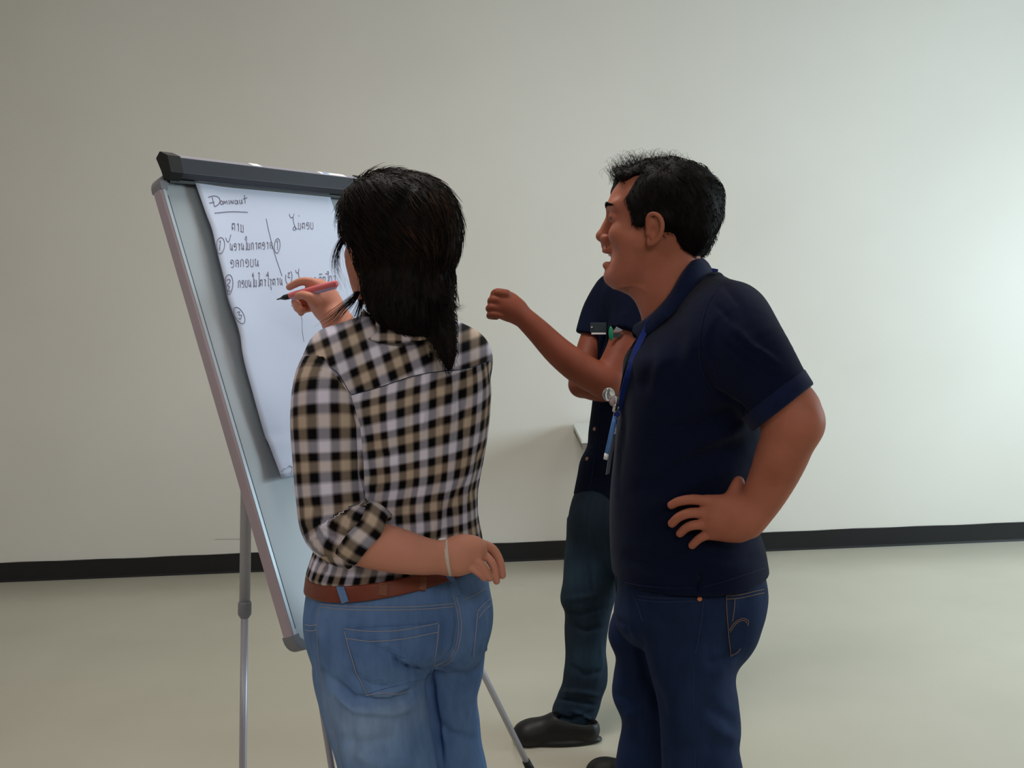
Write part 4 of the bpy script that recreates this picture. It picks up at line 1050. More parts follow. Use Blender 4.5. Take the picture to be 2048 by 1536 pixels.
finger(vol, [HW(940, 1110, -.008), HW(958, 1124, -.014), HW(970, 1138, -.012), HW(980, 1156, -.006)], .0078, .002)
finger(vol, [HW(926, 1126, -.010), HW(944, 1136, -.018), HW(958, 1146, -.018), HW(968, 1156, -.012)], .0074, .002)
finger(vol, [HW(915, 1108, .018), HW(940, 1110, .028), HW(958, 1118, .034)], .0105, .006)
la = vol.mesh(2)
# right arm raised to the board, holding the marker
DH = 2.03
def HR(x, y, d=0): return P(x, y, DH + d)
elr = P(742, 790, 1.97)
vol = Vol(np.min([HR(560, 640), HR(560, 860)], 0) - [.03, .13, .05], np.max([HR(780, 550), elr], 0) + [.06, .10, .05], .0020)
vol.add(chain([elr, P(705, 715, 1.985), P(683, 660, 2.0), P(663, 625, 2.02), HR(652, 608)], [.040, .0375, .034, .0285, .0265], side=nrm([1, 0, .6]), q=1.0))
vol.add(chain([HR(655, 612), HR(645, 596), HR(634, 582)], [.028, .029, .024], side=nrm([.8, .2, .6]), q=1.12), .012)
finger(vol, [HR(640, 574, -.006), HR(622, 564, -.014), HR(603, 563, -.010), HR(588, 569, .006), HR(579, 574, .016)], .0092, .006)      # index, over the marker
finger(vol, [HR(630, 600, -.030), HR(618, 594, -.036), HR(606, 590, -.026), HR(594, 592, -.010)], .0100, .006)                         # thumb
vol.add(cap(HR(648, 604, -.014), HR(630, 600, -.028), .018, .012), .012)
finger(vol, [HR(640, 590, .016), HR(620, 584, .022), HR(600, 592, .022), HR(590, 604, .012), HR(596, 610, -.002)], .0092, .005)
finger(vol, [HR(642, 602, .018), HR(620, 602, .026), HR(602, 606, .022), HR(594, 616, .008), HR(602, 620, -.006)], .0088, .004)
finger(vol, [HR(644, 612, .012), HR(624, 616, .022), HR(608, 620, .016), HR(602, 626, .002)], .0080, .004)
ra = vol.mesh(2)
# torso / shirt rows
WR_ = [(642, 745, 905, .060, .01, 24, 2.0), (664, 700, 930, .085, .01, 24, 2.1), (690, 658, 951, .100, .01, 24, 2.2), (725, 634, 967, .108, .008, 24, 2.3), (770, 628, 977, .110, .005, 24, 2.3), (830, 636, 976, .112, 0, 25, 2.3),
       (890, 652, 970, .112, 0, 26, 2.25), (940, 662, 962, .110, 0, 28, 2.2), (990, 660, 953, .108, 0, 30, 2.2), (1040, 659, 952, .112, 0, 33, 2.2), (1085, 640, 959, .118, 0, 35, 2.15), (1128, 627, 965, .122, 0, 36, 2.1)]
PW = [(1131, 632, 957, .122, 0, 36, 2.1), (1150, 630, 967, .128, 0, 37, 2.15), (1195, 626, 972, .132, 0, 38, 2.2), (1240, 626, 973, .136, 0, 38, 2.2), (1270, 632, 967, .130, 0, 38, 2.1), (1300, 654, 948, .105, 0, 38, 2.0), (1322, 690, 918, .07, 0, 38, 2.0)]
LW = [(1235, 636, 842, .085, -.035, 20, 2.1), (1297, 627, 848, .112, -.04, 20, 2.15), (1345, 626, 850, .112, -.042, 20, 2.15), (1419, 643, 858, .106, -.045, 20, 2.1), (1488, 664, 866, .102, -.05, 20, 2.1), (1536, 676, 874, .100, -.05, 20, 2.1),
      (1620, 694, 877, .095, -.05, 20, 2.1), (1750, 716, 880, .086, -.06, 20, 2.1), (1900, 726, 882, .084, -.07, 20, 2.1), (2050, 726, 888, .084, -.08, 20, 2.1), (2185, 719, 892, .085, -.085, 20, 2.1)]
RW = [(1235, 800, 968, .085, .075, 20, 2.1), (1290, 800, 969, .105, .085, 20, 2.1), (1349, 802, 963, .102, .09, 20, 2.1), (1384, 803, 955, .098, .095, 20, 2.1), (1436, 806, 959, .096, .10, 20, 2.1), (1488, 812, 962, .094, .10, 20, 2.1), (1536, 820, 973, .092, .10, 20, 2.1),
      (1620, 830, 978, .090, .10, 20, 2.1), (1750, 840, 974, .084, .10, 20, 2.1), (1900, 842, 972, .08, .10, 20, 2.1), (2070, 838, 972, .08, .10, 20, 2.1)]
sk = coarse([rows2loft(WR_, DW, .014), rows2loft(PW, DW, .016), rows2loft(LW, DW, .020), rows2loft(RW, DW, .020), cap(P(655, 735, 1.72), P(660, 1000, 1.68), .034, .034), cap(P(660, 1000, 1.68), P(672, 1072, 1.655), .034, .036), cap(P(935, 735, 1.87), P(830, 800, 1.96), .038, .036), cap(P(830, 800, 1.96), elr, .036, .036)])
V, Q = joinm([hd, la, ra, sk]); qmesh('body', V, Q, M['skin_w'], wo)
for q in (1, -1): e = MB(); e.ball(wh.w(.0815, .032 * q, .003), np.array((.0106, .0115, .0086)) * .95, ax=wh.R); e.build('eye', M['eye'], wo, smooth=True)
# ---- the marker
mk = empty('marker_pen', tuple(HR(612, 583)), label='pink and lilac marker pen with dark tip held in the raised writing hand', cat='marker')
m0 = P(674, 567, DH - .055); m1 = HR(580, 592, -.004); md = nrm(m1 - m0)
MB().tube([m0, m0 + md * .003, m1 - md * .004, m1], [.0055, .0072, .0072, .0062], 18).build('barrel', M['pink'], mk, smooth=True)
MB().tube([m0 + md * .004 - zz * .0052, m1 - md * .006 - zz * .0052], .0050, 14).build('barrel_stripe', M['lilac'], mk, smooth=True)
MB().tube([m1, m1 + md * .014, m1 + md * .022], [.0062, .0055, .003], 16).build('grip_cone', M['black'], mk, smooth=True)
MB().tube([m1 + md * .022, m1 + md * .034], [.0022, .0012], 10).build('nib', M['gasket'], mk, smooth=True)

# ---- shirt
TLW = rows2loft(WR_, DW); Lr = TLW[0].R; Lz = TLW[0].zs
SL = [P(674, 712, 1.735), P(658, 762, 1.715), P(657, 840, 1.695), P(659, 920, 1.685), P(663, 990, 1.675), P(672, 1050, 1.665), P(706, 1073, 1.650), P(752, 1082, 1.635)]
SR_ = [.048, .058, .0635, .0610, .0590, .0590, .0545, .0505]
cdir = nrm(P(762, 1084, 1.63) - P(700, 1072, 1.64)); edg = nrm(P(768, 1040, 1.63) - P(712, 1118, 1.63)); vw = nrm(P(740, 1080, 1.63) - CAM); cn2 = nrm(np.cross(edg, vw)); cn2 = cn2 if cn2[0] > 0 else -cn2
cp2 = P(743, 1078, 1.635)
slw = cut(chain(SL, SR_), cp2, cn2)
SRr = [P(922, 714, 1.86), P(915, 750, 1.93), P(850, 790, 1.98), P(800, 800, 1.98)]
vol = Vol(np.array([P(570, 900, 1.7)[0] - .02, 1.53, P(600, 1150, 1.8)[2] - .02]), np.array([P(1000, 900, 1.8)[0] + .03, 2.06, P(800, 610, 1.8)[2] + .02]), .0036)
vol.add(TLW); vol.add(cap(P(720, 690, 1.77), P(672, 710, 1.74), .05, .052), .03); vol.add(cap(P(880, 690, 1.84), P(926, 716, 1.86), .043, .043), .03)
vol.add(chain(SRr, [.055, .052, .048, .046]), .02)
vol.add(slw, .012)
vol.sub(cut(chain([cp2 - cn2 * .03, cp2 + cn2 * .03], [.0450, .0475]), cp2 - cn2 * .03, -cn2))
vol.sub(chain([P(805, 640, 1.79), P(798, 560, 1.80)], [.050, .056]), .005)
V, Q = vol.mesh(2)
CR = [([(705, 790), (722, 850), (726, 920), (728, 1000)], 7, .010), ([(640, 712), (672, 745), (700, 790)], 5, .003),
      ([(700, 788), (760, 772), (820, 752), (870, 742), (930, 738), (978, 722)], 4, -.0016), ([(850, 745), (852, 800), (842, 880)], 5, -.003), ([(872, 748), (880, 800), (884, 880)], 5, .0035), ([(896, 745), (905, 800), (900, 880)], 5, -.003), ([(912, 745), (925, 820), (930, 900)], 6, .003), ([(836, 750), (830, 800), (815, 870)], 5, .0025),
      ([(735, 905), (770, 915), (810, 900)], 8, .005), ([(730, 960), (760, 985), (740, 1010)], 8, -.004), ([(620, 1060), (680, 1040), (760, 1010)], 9, -.005), ([(625, 1085), (690, 1070), (765, 1035)], 7, .006), ([(960, 890), (955, 950), (940, 1010)], 8, .005), ([(885, 1100), (900, 1020), (940, 950)], 9, .004), ([(860, 1090), (880, 1010), (900, 950)], 8, -.0035),
      ([(800, 1060), (830, 960), (840, 900)], 10, .003), ([(600, 1060), (650, 1068), (700, 1095)], 8, .005), ([(610, 1010), (640, 1025), (690, 1020)], 9, .004), ([(760, 830), (740, 880), (745, 900)], 9, .005),
      ([(640, 1120), (655, 1135), (650, 1150)], 7, .005), ([(700, 1130), (720, 1145), (715, 1158)], 7, -.004)]
V = creases(V, Q, CR); V = folds(V, Q, .0026, 28, 5, (1, 1, .6))
# fabric coordinates
px, py = projv(V); N = vnormals(V, Q)
cxz, cyz, yaz = [cubic(V[:, 2], Lz, Lr[:, k]) for k in (1, 2, 5)]
c, s_ = np.cos(yaz), np.sin(yaz); ux = (V[:, 0] - cxz) * c + (V[:, 1] - cyz) * s_; uy = -(V[:, 0] - cxz) * s_ + (V[:, 1] - cyz) * c
a_, b_ = [cubic(V[:, 2], Lz, Lr[:, k]) for k in (3, 4)]
th = np.arctan2(ux / a_, -uy / b_); zt = V[:, 2]
PER = .0545
U0_ = (th * .155 - .13 * zt) / PER * (1.0); sag = (zt - zt.min()) / (zt.max() - zt.min())
V0_ = (zt - .27 * .13 * th * np.clip((sag - .25) * 2.2, 0, 1)) / .064
ys = np.interp(px, [600, 700, 760, 820, 870, 930, 980], [815, 790, 774, 754, 744, 738, 722])
ytop = P(860, 740, 1.7)[2]
# yoke : bands follow the shoulder slope on the left side
xr = (px - 860) / 1140.
V1_ = (zt - .42 * np.clip(-xr, -.03, 1)**1.12 * np.sign(1) if False else zt + .40 * np.where(xr < 0, -xr, 0) - .24 * np.where(xr > 0, xr, 0)) / .072
U1_ = (xr * .93 - (zt - 1.3) * -.30 * (xr < 0)) / .060 + .4
WY = (ys - py); WY = np.where((N * (CAM - V)).sum(1) > -.2, WY, -9)
# sleeve coordinates
SLp = smoothpts(SL, 6); SRp = cubic(np.linspace(0, len(SL) - 1, len(SLp)), np.arange(len(SL)), SR_)
acc = np.concatenate([[0], np.cumsum(np.linalg.norm(np.diff(SLp, axis=0), axis=1))]); bd = np.full(len(V), 1e9); vs = np.zeros(len(V)); us = np.zeros(len(V)); rad = np.zeros(len(V))
for i in range(len(SLp) - 1):
    a, b2 = SLp[i], SLp[i + 1]; ab = b2 - a; t = np.clip((V - a) @ ab / (ab @ ab), 0, 1); q = V - a - t[:, None] * ab; d = np.linalg.norm(q, axis=1)
    e1 = nrm(np.cross(ab, [0, -1, 0.])); e2 = nrm(np.cross(ab, e1)); m = d < bd; bd[m] = d[m]; vs[m] = (acc[i] + t * np.linalg.norm(ab))[m]; us[m] = np.arctan2(q @ e1, q @ -e2)[m]; rad[m] = (d - (SRp[i] + t * (SRp[i + 1] - SRp[i])))[m]
kk = np.sqrt(((np.abs(ux / a_))**2.2 + np.abs(uy / b_)**2.2)); dt = (kk - 1) * np.minimum(a_, b_)
xb = np.interp(py, [640, 700, 745, 790, 850, 920, 1000, 1130, 1180], [640, 640, 665, 702, 720, 727, 730, 775, 775])
frontf = (N * (CAM - V)).sum(1) > 0
ws = np.where(frontf & (px < xb + 1), xb - px, -(rad - dt) * 800)
ws = np.where(frontf & (px >= xb + 1), np.minimum((dt - rad) * 800, (xb - px) + (py > 1000) * 60), ws)
ws = np.where((rad < .02) | (ws < 0), ws, -20)
ws = np.where(py > 1112, -5, ws); ws = np.where((py < 712) , -5, ws)
US_ = us * .060 / .072 + .15; VS_ = -vs / .073 + .3
me = mesh('shirt', V, Q)
for nm, arr in (('u0', U0_), ('v0', V0_), ('u1', U1_), ('v1', V1_), ('u2', US_), ('v2', VS_), ('wy', WY), ('ws', ws)):
    at = me.attributes.new(nm, 'FLOAT', 'POINT'); at.data.foreach_set('value', np.asarray(arr, np.float32))
wsh = link('shirt', me, M['plaid'], wo, True); wt = bvh(V, Q)
# rolled cuff : a thick band of the same cloth around the sleeve end
A1 = edg; A2 = nrm(np.cross(cn2, A1)); V = []; Fs = []; U_ = []; W_ = []
prof = [(.036, .0515), (.032, .0560), (.020, .0565), (.004, .0560), (-.004, .0535), (-.006, .0500), (-.002, .0465), (.012, .0460)]
for k in range(48):
    q = 2 * math.pi * k / 48; d = A1 * math.cos(q) + A2 * math.sin(q); wv = .0012 * math.sin(3 * q + 1) + .0008 * math.sin(5 * q)
    for j, (o_, r_) in enumerate(prof): V.append(cp2 - cn2 * (o_ + 2 * wv) + d * (r_ - .001 + wv)); U_.append(q * .055 / .072); W_.append(o_ / .072 + (.35 if j < 5 else .8))
n_ = len(prof)
for k in range(48):
    for j in range(n_ - 1): a = k * n_ + j; c2 = ((k + 1) % 48) * n_ + j; Fs.append((a, a + 1, c2 + 1, c2))
cme = mesh('rolled_cuff', np.array(V), np.array(Fs))
for nm, arr in (('u0', U_), ('v0', W_), ('u1', U_), ('v1', W_), ('u2', U_), ('v2', W_), ('wy', [-1] * len(V)), ('ws', [-1] * len(V))):
    at = cme.attributes.new(nm, 'FLOAT', 'POINT'); at.data.foreach_set('value', np.asarray(arr, np.float32))
link('rolled_cuff', cme, M['plaid'], wsh, True)
# collar
CW = [((728, 618), (700, 655), 1.83, 1.80), ((738, 628), (712, 668), 1.79, 1.75), ((762, 636), (742, 680), 1.755, 1.71), ((800, 640), (790, 686), 1.735, 1.695), ((840, 636), (842, 680), 1.745, 1.705), ((872, 628), (884, 668), 1.775, 1.74), ((884, 618), (905, 652), 1.82, 1.80)]
co = collar(CW, 'collar', wsh, M['plaid'])
cm = co.data; nv = len(cm.vertices); cv = np.array([v_.co[:] for v_ in cm.vertices]); qx, qy = projv(cv)
for nm, arr in (('u0', qx / 62.), ('v0', qy / 58.), ('u1', qx / 62.), ('v1', qy / 58.), ('u2', qx / 62.), ('v2', qy / 58.), ('wy', np.full(nv, -1.)), ('ws', np.full(nv, -1.))):
    at = cm.attributes.new(nm, 'FLOAT', 'POINT'); at.data.foreach_set('value', np.asarray(arr, np.float32))
b = MB()
stitch(b, wt, [tuple(q) for q in smoothpts([(702, 790), (760, 774), (820, 754), (870, 744), (930, 738), (978, 722)], 4)], .0007); b.build('yoke_seam', M['stitch_d'], wsh)
b = MB(); stitch(b, wt, [tuple(q) for q in smoothpts([(664, 736), (680, 752), (700, 788)], 4)], .0007); b.build('armhole_seam', M['stitch_d'], wsh)

# ---- jeans
lo = np.array([P(590, 1300, 1.8)[0] - .03, 1.58, .04]); hi = np.array([P(995, 1300, 1.8)[0] + .04, 2.06, P(800, 1118, 1.8)[2]])
vol = Vol(lo, hi, .0040)
vol.add(rows2loft(PW, DW)); vol.add(rows2loft(LW, DW), .022); vol.add(rows2loft(RW, DW), .012)
vol.add(ell(P(745, 1262, 1.735), (.105, .085, .090)), .03); vol.add(ell(P(915, 1250, 1.80), (.060, .075, .085)), .03)
V, Q = vol.mesh(3)
CR = [([(909, 1200), (917, 1250), (910, 1297), (888, 1324), (857, 1338)], 5, .006), ([(857, 1338), (862, 1400), (874, 1470), (886, 1540)], 7, .012),
      ([(780, 1305), (802, 1332), (830, 1342), (856, 1338)], 7, .009), ([(790, 1290), (810, 1318), (840, 1326)], 8, -.004), ([(650, 1350), (705, 1398), (780, 1402), (842, 1372)], 7, .008), ([(650, 1375), (710, 1420), (790, 1424), (846, 1400)], 9, -.006),
      ([(730, 1392), (780, 1388), (830, 1360)], 7, -.005), ([(690, 1340), (740, 1370), (800, 1376)], 8, .0045), ([(660, 1470), (730, 1490), (800, 1470)], 12, .004), ([(700, 1500), (760, 1530), (850, 1520)], 12, -.004), ([(630, 1240), (650, 1300), (640, 1350)], 8, -.003),
      ([(870, 1440), (900, 1470), (960, 1480)], 10, .005), ([(940, 1400), (925, 1440), (930, 1500)], 9, -.004), ([(965, 1330), (930, 1350), (890, 1350)], 8, .005), ([(700, 1440), (690, 1500), (700, 1560)], 12, -.003), ([(720, 1280), (760, 1300), (790, 1310)], 8, .003)]
CR = [(a_1, b_1, c_1 * 1.25) for a_1, b_1, c_1 in CR]
V = creases(V, Q, CR); V = folds(V, Q, .0026, 26, 31, (1, 1, .8))
wj = qmesh('jeans', V, Q, M['jeans_w'], wo); jt = bvh(V, Q)
def jst(L, name, mat=M['stitch_w'], r=.0009, par=None, lift=.0004):
    b = MB()
    for pts in L: stitch(b, jt, [tuple(q) for q in smoothpts(pts, 4)], r, lift=lift)
    if b.v: return b.build(name, mat, par or wj)
jst([[(640, 1208), (700, 1213), (780, 1214), (850, 1212), (908, 1207)], [(640, 1214), (700, 1219), (780, 1220), (850, 1218), (908, 1213)], [(925, 1200), (950, 1190), (972, 1176)]], 'yoke_stitching')
jst([[(905, 1190), (912, 1215), (917, 1250), (912, 1290), (895, 1318), (870, 1332)], [(911, 1192), (918, 1215), (923, 1250), (917, 1292), (900, 1322), (880, 1334)]], 'centre_seam')
jst([[(640, 1214), (634, 1260), (638, 1320), (652, 1400), (672, 1480), (684, 1536)]], 'side_seam', M['stitch_w'], .0006)
pk1 = patch(jt, [(688, 1258), (876, 1247), (864, 1352), (732, 1388)], 'back_pocket', M['jeans_w'], wj, .0024, 16)
jst([[(690, 1257), (740, 1262), (800, 1260), (874, 1246)], [(692, 1276), (740, 1281), (800, 1278), (873, 1264)], [(876, 1248), (872, 1290), (866, 1330)], [(690, 1262), (700, 1300), (716, 1350), (732, 1386)], [(732, 1388), (780, 1388), (815, 1380)]], 'pocket_stitching', par=pk1, lift=.003)
pk2 = patch(jt, [(953, 1222), (978, 1198), (972, 1300), (944, 1316)], 'back_pocket', M['jeans_w'], wj, .0024, 8)
jst([[(953, 1223), (964, 1210), (978, 1198)], [(955, 1236), (966, 1222), (978, 1211)], [(953, 1224), (950, 1260), (944, 1314)]], 'pocket_stitching', par=pk2, lift=.003)
jst([[(611, 1250), (622, 1251), (634, 1250)], [(611, 1260), (622, 1262), (634, 1260)]], 'side_pocket_edge')
# ---- belt : follows the waist, tilted
bp_t = [(609, 1142), (640, 1152), (690, 1161), (769, 1163), (839, 1156), (884, 1149), (925, 1138), (958, 1128)]; 
def ringpts(off, zo):
    out = []
    R_ = rows2loft(PW, DW)[0].R
    zc = P(770, 1176, 1.665)[2] + zo
    for k in range(72):
        q = 2 * math.pi * k / 72; z = zc
        for _ in range(2):
            cx_, cy_, a2, b2, y2 = [float(cubic(np.array([min(max(z, R_[0, 0]), R_[-1, 0])]), R_[:, 0], R_[:, j])[0]) for j in (1, 2, 3, 4, 5)]
            ex = 2 / 2.15; x_ = (a2 + off) * math.copysign(abs(math.cos(q))**ex, math.cos(q)); y_ = (b2 + off) * math.copysign(abs(math.sin(q))**ex, math.sin(q))
            X = cx_ + x_ * math.cos(y2) - y_ * math.sin(y2); Y = cy_ + x_ * math.sin(y2) + y_ * math.cos(y2); z = zc + .075 * (X - P(770, 1178, 1.66)[0])
        out.append(np.array([X, Y, z]))
    return out
V = []; Fs = []; prof = [(.000, .0125), (.0055, .013), (.0062, .010), (.0062, -.010), (.0055, -.013), (.000, -.0125)]
rg = [ringpts(.002 + o_, z_) for o_, z_ in prof]
for k in range(72):
    for r_ in rg: V.append(r_[k])
for k in range(72):
    for j in range(5): a = k * 6 + j; c2 = ((k + 1) % 72) * 6 + j; Fs.append((a, c2, c2 + 1, a + 1))
belt = MB().add(V, Fs).build('belt', M['leather'], wo, smooth=True); bt = BVHTree.FromPolygons(V, Fs)
def loop_(pts, wid, name='belt_loop', mat=M['jeans_w'], th=.0022, par=wj, lift=.003):
    q = []
    for x, y in smoothpts(pts, 4):
        a = shoot(bt, x, y, lift); c2 = shoot(jt, x, y, lift); z = [t for t in (a, c2) if t]
        if z: q.append(min((t[0] for t in z), key=lambda p_: np.linalg.norm(p_ - CAM)))
    b = MB(); ribbon(b, q, RT, wid, th); return b.build(name, mat, par)
loop_([(676, 1148), (682, 1175), (692, 1204)], .0125); loop_([(894, 1146), (904, 1168), (912, 1190)], .013); loop_([(953, 1127), (957, 1140), (960, 1160)], .010)
loop_([(764, 1162), (766, 1178), (764, 1191)], .014, 'belt_keeper', M['leather_tan'], .0016, belt, .0018); loop_([(846, 1153), (845, 1168), (843, 1182)], .012, 'belt_keeper', M['leather_tan'], .0016, belt, .0018)
# wrist string
b = MB(); dd = nrm(P(900, 1114, 1.64) - P(885, 1117, 1.64)); c0 = P(893, 1116, 1.641); a1 = nrm(np.cross(dd, [0, 1, 0])); a2 = np.cross(dd, a1)
b.tube([c0 + (a1 * math.cos(t) + a2 * math.sin(t)) * .0285 + dd * .003 * math.sin(t) for t in np.linspace(0, 2 * math.pi, 30)], .0030, 8, caps=False)
b.tube([c0 + (a1 * math.cos(t) + a2 * math.sin(t)) * .0288 + dd * (.0045 + .002 * math.cos(t)) for t in np.linspace(0, 2 * math.pi, 30)], .0024, 8, caps=False)
b.build('wrist_string', M['band'], wo, smooth=True)
MB().ball(P(886, 1081, 1.655), (.009, .006, .005)).build('string_knot', M['white_pl'], wo, smooth=True)
shoe('shoe', (P(800, 2185, 1.70)[0] + .06, 1.66, 0), (-.35, .94, 0), .25, M['black'], wo); shoe('shoe', (P(905, 2070, 1.86)[0] + .05, 1.80, 0), (-.25, .97, 0), .25, M['black'], wo)

# ---- hair
vol = Vol(P(790, 480, 1.80) - [.20, .20, .34], P(790, 480, 1.80) + [.22, .18, .16], .0032)
D_ = 1.79
vol.add(ell(P(797, 458, D_), (.099, .104, .098)))
vol.add(ell(P(765, 420, D_ - .01), (.070, .085, .062)), .03); vol.add(ell(P(845, 440, D_ - .02), (.058, .085, .068)), .03)
vol.add(ell(P(850, 470, D_ - .055), (.048, .050, .055)), .02); vol.add(ell(P(886, 480, D_ - .03), (.022, .05, .030)), .015)
vol.add(chain([P(810, 470, D_), P(812, 540, D_ - .01), P(815, 590, D_ - .03), P(828, 632, D_ - .055)], [.090, .082, .070, .046], side=np.array([0, 1., 0]), q=.9), .03)
vol.add(chain([P(870, 560, D_ - .02), P(872, 610, D_ - .05), P(885, 665, D_ - .095), P(893, 705, D_ - .115), P(898, 735, D_ - .118)], [.034, .032, .024, .015, .006], side=np.array([0, 1., 0]), q=.6), .02)
vol.add(chain([P(785, 560, D_ - .03), P(778, 600, D_ - .06), P(790, 632, D_ - .08)], [.045, .034, .014]), .02)
vol.sub(chain([P(684, 478, 1.77), P(688, 530, 1.75), P(697, 580, 1.74), P(708, 612, 1.72)], [.008, .016, .020, .016], side=np.array([0, 1., 0]), q=6), .008)
fh = wh
vol.sub(wh.e((.090, 0, -.030), (.075, .09, .10)), .01)
vol.sub(wh.e((.075, .085, -.060), (.045, .045, .085)), .01)
V, Q = vol.mesh(3)
V = creases(V, Q, [([(830, 362), (800, 400), (770, 440), (770, 480)], 7, .004), ([(840, 372), (815, 410), (790, 450)], 6, -.003), ([(815, 500), (850, 512), (890, 498)], 5, .005), ([(830, 430), (860, 440), (890, 470)], 6, .003), ([(720, 420), (712, 480), (722, 560)], 7, .003), ([(850, 540), (845, 600), (850, 650)], 7, .004), ([(880, 530), (872, 600), (878, 660)], 6, -.003)])
V = folds(V, Q, .0026, 90, 12, (1, 1, .35))
wha = qmesh('hair', V, Q, M['hair'], wo)
N = vnormals(V, Q); pxx, pyy = projv(V); cur = []; cub = []
ids = rng.choice(len(V), 3600)
for i in ids:
    p, nn = V[i], N[i]; L = rng.uniform(.02, .05); x, y = pxx[i], pyy[i]
    if y > 575: L *= .45
    base = np.array([.15 * (x - 800) / 100, 0, -1.])
    if y < 500 and x > 760: base = np.array([max(-.4, min(.95, (880 - x) / 90.)), -.1, -1.])
    elif y < 500: base = np.array([.8, -.3, -1.])
    dv = nrm(base + rng.normal(size=3) * .12); bun = (x - 848)**2 / 60**2 + (y - 440)**2 / 75**2 < 1 and rng.random() < .5; dv = nrm(dv - nn * (dv @ nn)); c = [p - nn * .002]
    for k in range(1, 6): c.append(p + dv * L * k / 5 + nn * (.003 * math.sin(k * .62)) - zz * .0003 * k * k * .1)
    (cub if bun else cur).append(np.array(c))
strands('hair_strands', cur, .0009, M['hair_b'], wha, kind='stuff')
strands('bun_strands', cub, .0010, M['hair_c'], wha, kind='stuff')
cur = []
def lock(pts, D1, D2, n, sp, wav=.0):
    m = len(pts)
    for _ in range(n):
        dx, dy = rng.normal() * sp, rng.normal() * sp; g = rng.uniform(-.01, .01); sc = rng.uniform(.3, 1.3)
        base = smoothpts(pts, 5); k_ = len(base); L = rng.uniform(.65, 1.0); mm = max(4, int(k_ * L))
        cur.append(np.array([P(base[i][0] + dx * (.25 + sc * i / k_), base[i][1] + dy * (.2 + i / k_), D1 + (D2 - D1) * i / k_ + g) for i in range(mm)]))
lock([(700, 466), (682, 485), (673, 512), (674, 540), (688, 566), (694, 590)], 1.80, 1.78, 60, 6.5)
lock([(700, 462), (690, 474), (684, 490)], 1.80, 1.79, 30, 3)
lock([(716, 585), (705, 600), (682, 622), (665, 640), (652, 652)], 1.78, 1.72, 70, 9.0)
lock([(722, 600), (718, 620), (712, 640), (700, 655)], 1.78, 1.72, 40, 8)
lock([(890, 580), (902, 600), (912, 614), (924, 613), (930, 608)], 1.75, 1.74, 45, 4)
lock([(886, 590), (895, 620), (908, 642), (920, 655)], 1.74, 1.72, 50, 5)
lock([(860, 600), (868, 650), (885, 700), (900, 748)], 1.70, 1.665, 160, 8)
lock([(880, 600), (890, 650), (902, 700), (912, 730)], 1.70, 1.665, 70, 6)
lock([(830, 610), (835, 650), (850, 680)], 1.70, 1.67, 50, 9)
lock([(780, 610), (790, 640), (806, 665)], 1.71, 1.69, 40, 10)
lock([(905, 450), (916, 462), (922, 474)], 1.78, 1.78, 14, 4); lock([(880, 400), (896, 408), (904, 420)], 1.78, 1.78, 14, 5); lock([(780, 352), (800, 344), (830, 352)], 1.79, 1.79, 14, 5); lock([(905, 520), (908, 550), (906, 590)], 1.77, 1.76, 30, 4)
strands('loose_hair', cur, .00048, M['hair'], wha, kind='stuff')

# ================================================================= THE THIRD PERSON, BEHIND
DP = 3.17
tp = empty('person', (P(1215, 1000, DP)[0], DP, 0), label='person in a dark shirt and dark jeans, mostly hidden, one bare arm and fist raised', cat='person')
ta = math.radians(78)
thd = Head(P(1275, 410, DP), (-math.cos(ta), -math.sin(ta)), 1.0)
vol = Vol(thd.c - [.19, .19, .27], thd.c + [.19, .19, .16], .0038)
head_vol(thd, vol, False); ear(thd, vol, 1); ear(thd, vol, -1)
vol.add(chain([P(1284, 440, DP), P(1290, 510, DP + .01), P(1294, 560, DP + .01)], [.056, .058, .075]), .02)
hd = vol.mesh(3)
DA = 2.98
vol = Vol(np.min([P(965, 810, DA), P(1290, 560, DA)], 0) - [.03, .16, .04], np.max([P(1290, 560, DA + .2), P(970, 570, DA)], 0) + [.06, .12, .05], .0034)
vol.add(chain([P(1262, 660, 3.06), P(1246, 705, 3.03), P(1222, 752, 3.0)], [.058, .054, .052]))
vol.add(ell(P(1212, 765, 2.995), (.050, .046, .046)), .02)
vol.add(chain([P(1212, 765, 2.995), P(1168, 742, 2.98), P(1120, 706, 2.97), P(1076, 662, 2.96), P(1042, 630, 2.95), P(1030, 620, 2.95)], [.050, .0495, .044, .0365, .031, .031]), .015)
def H3(x, y, d=0): return P(x, y, 2.95 + d)
ku = nrm(P(1010, 640, 2.95) - P(1022, 590, 2.95))
vol.add(chain([H3(1032, 622), H3(1016, 613), H3(1000, 606)], [.033, .038, .036], side=ku, q=1.15), .012)
for i, (x, y, d) in enumerate(((997, 586, -.004), (990, 600, -.008), (986, 615, -.006), (987, 629, 0))):
    r_ = .0135 - .0008 * i
    finger(vol, [H3(x + 16, y + 2, -.022), H3(x - 2, y - 1, -.026), H3(x - 8, y + 3, -.004), H3(x + 6, y + 5, .014)], r_, .004)
finger(vol, [H3(1018, 596, .024), H3(1000, 590, .030), H3(988, 598, .024), H3(986, 610, .014)], .0135, .006)
a1 = vol.mesh(2)
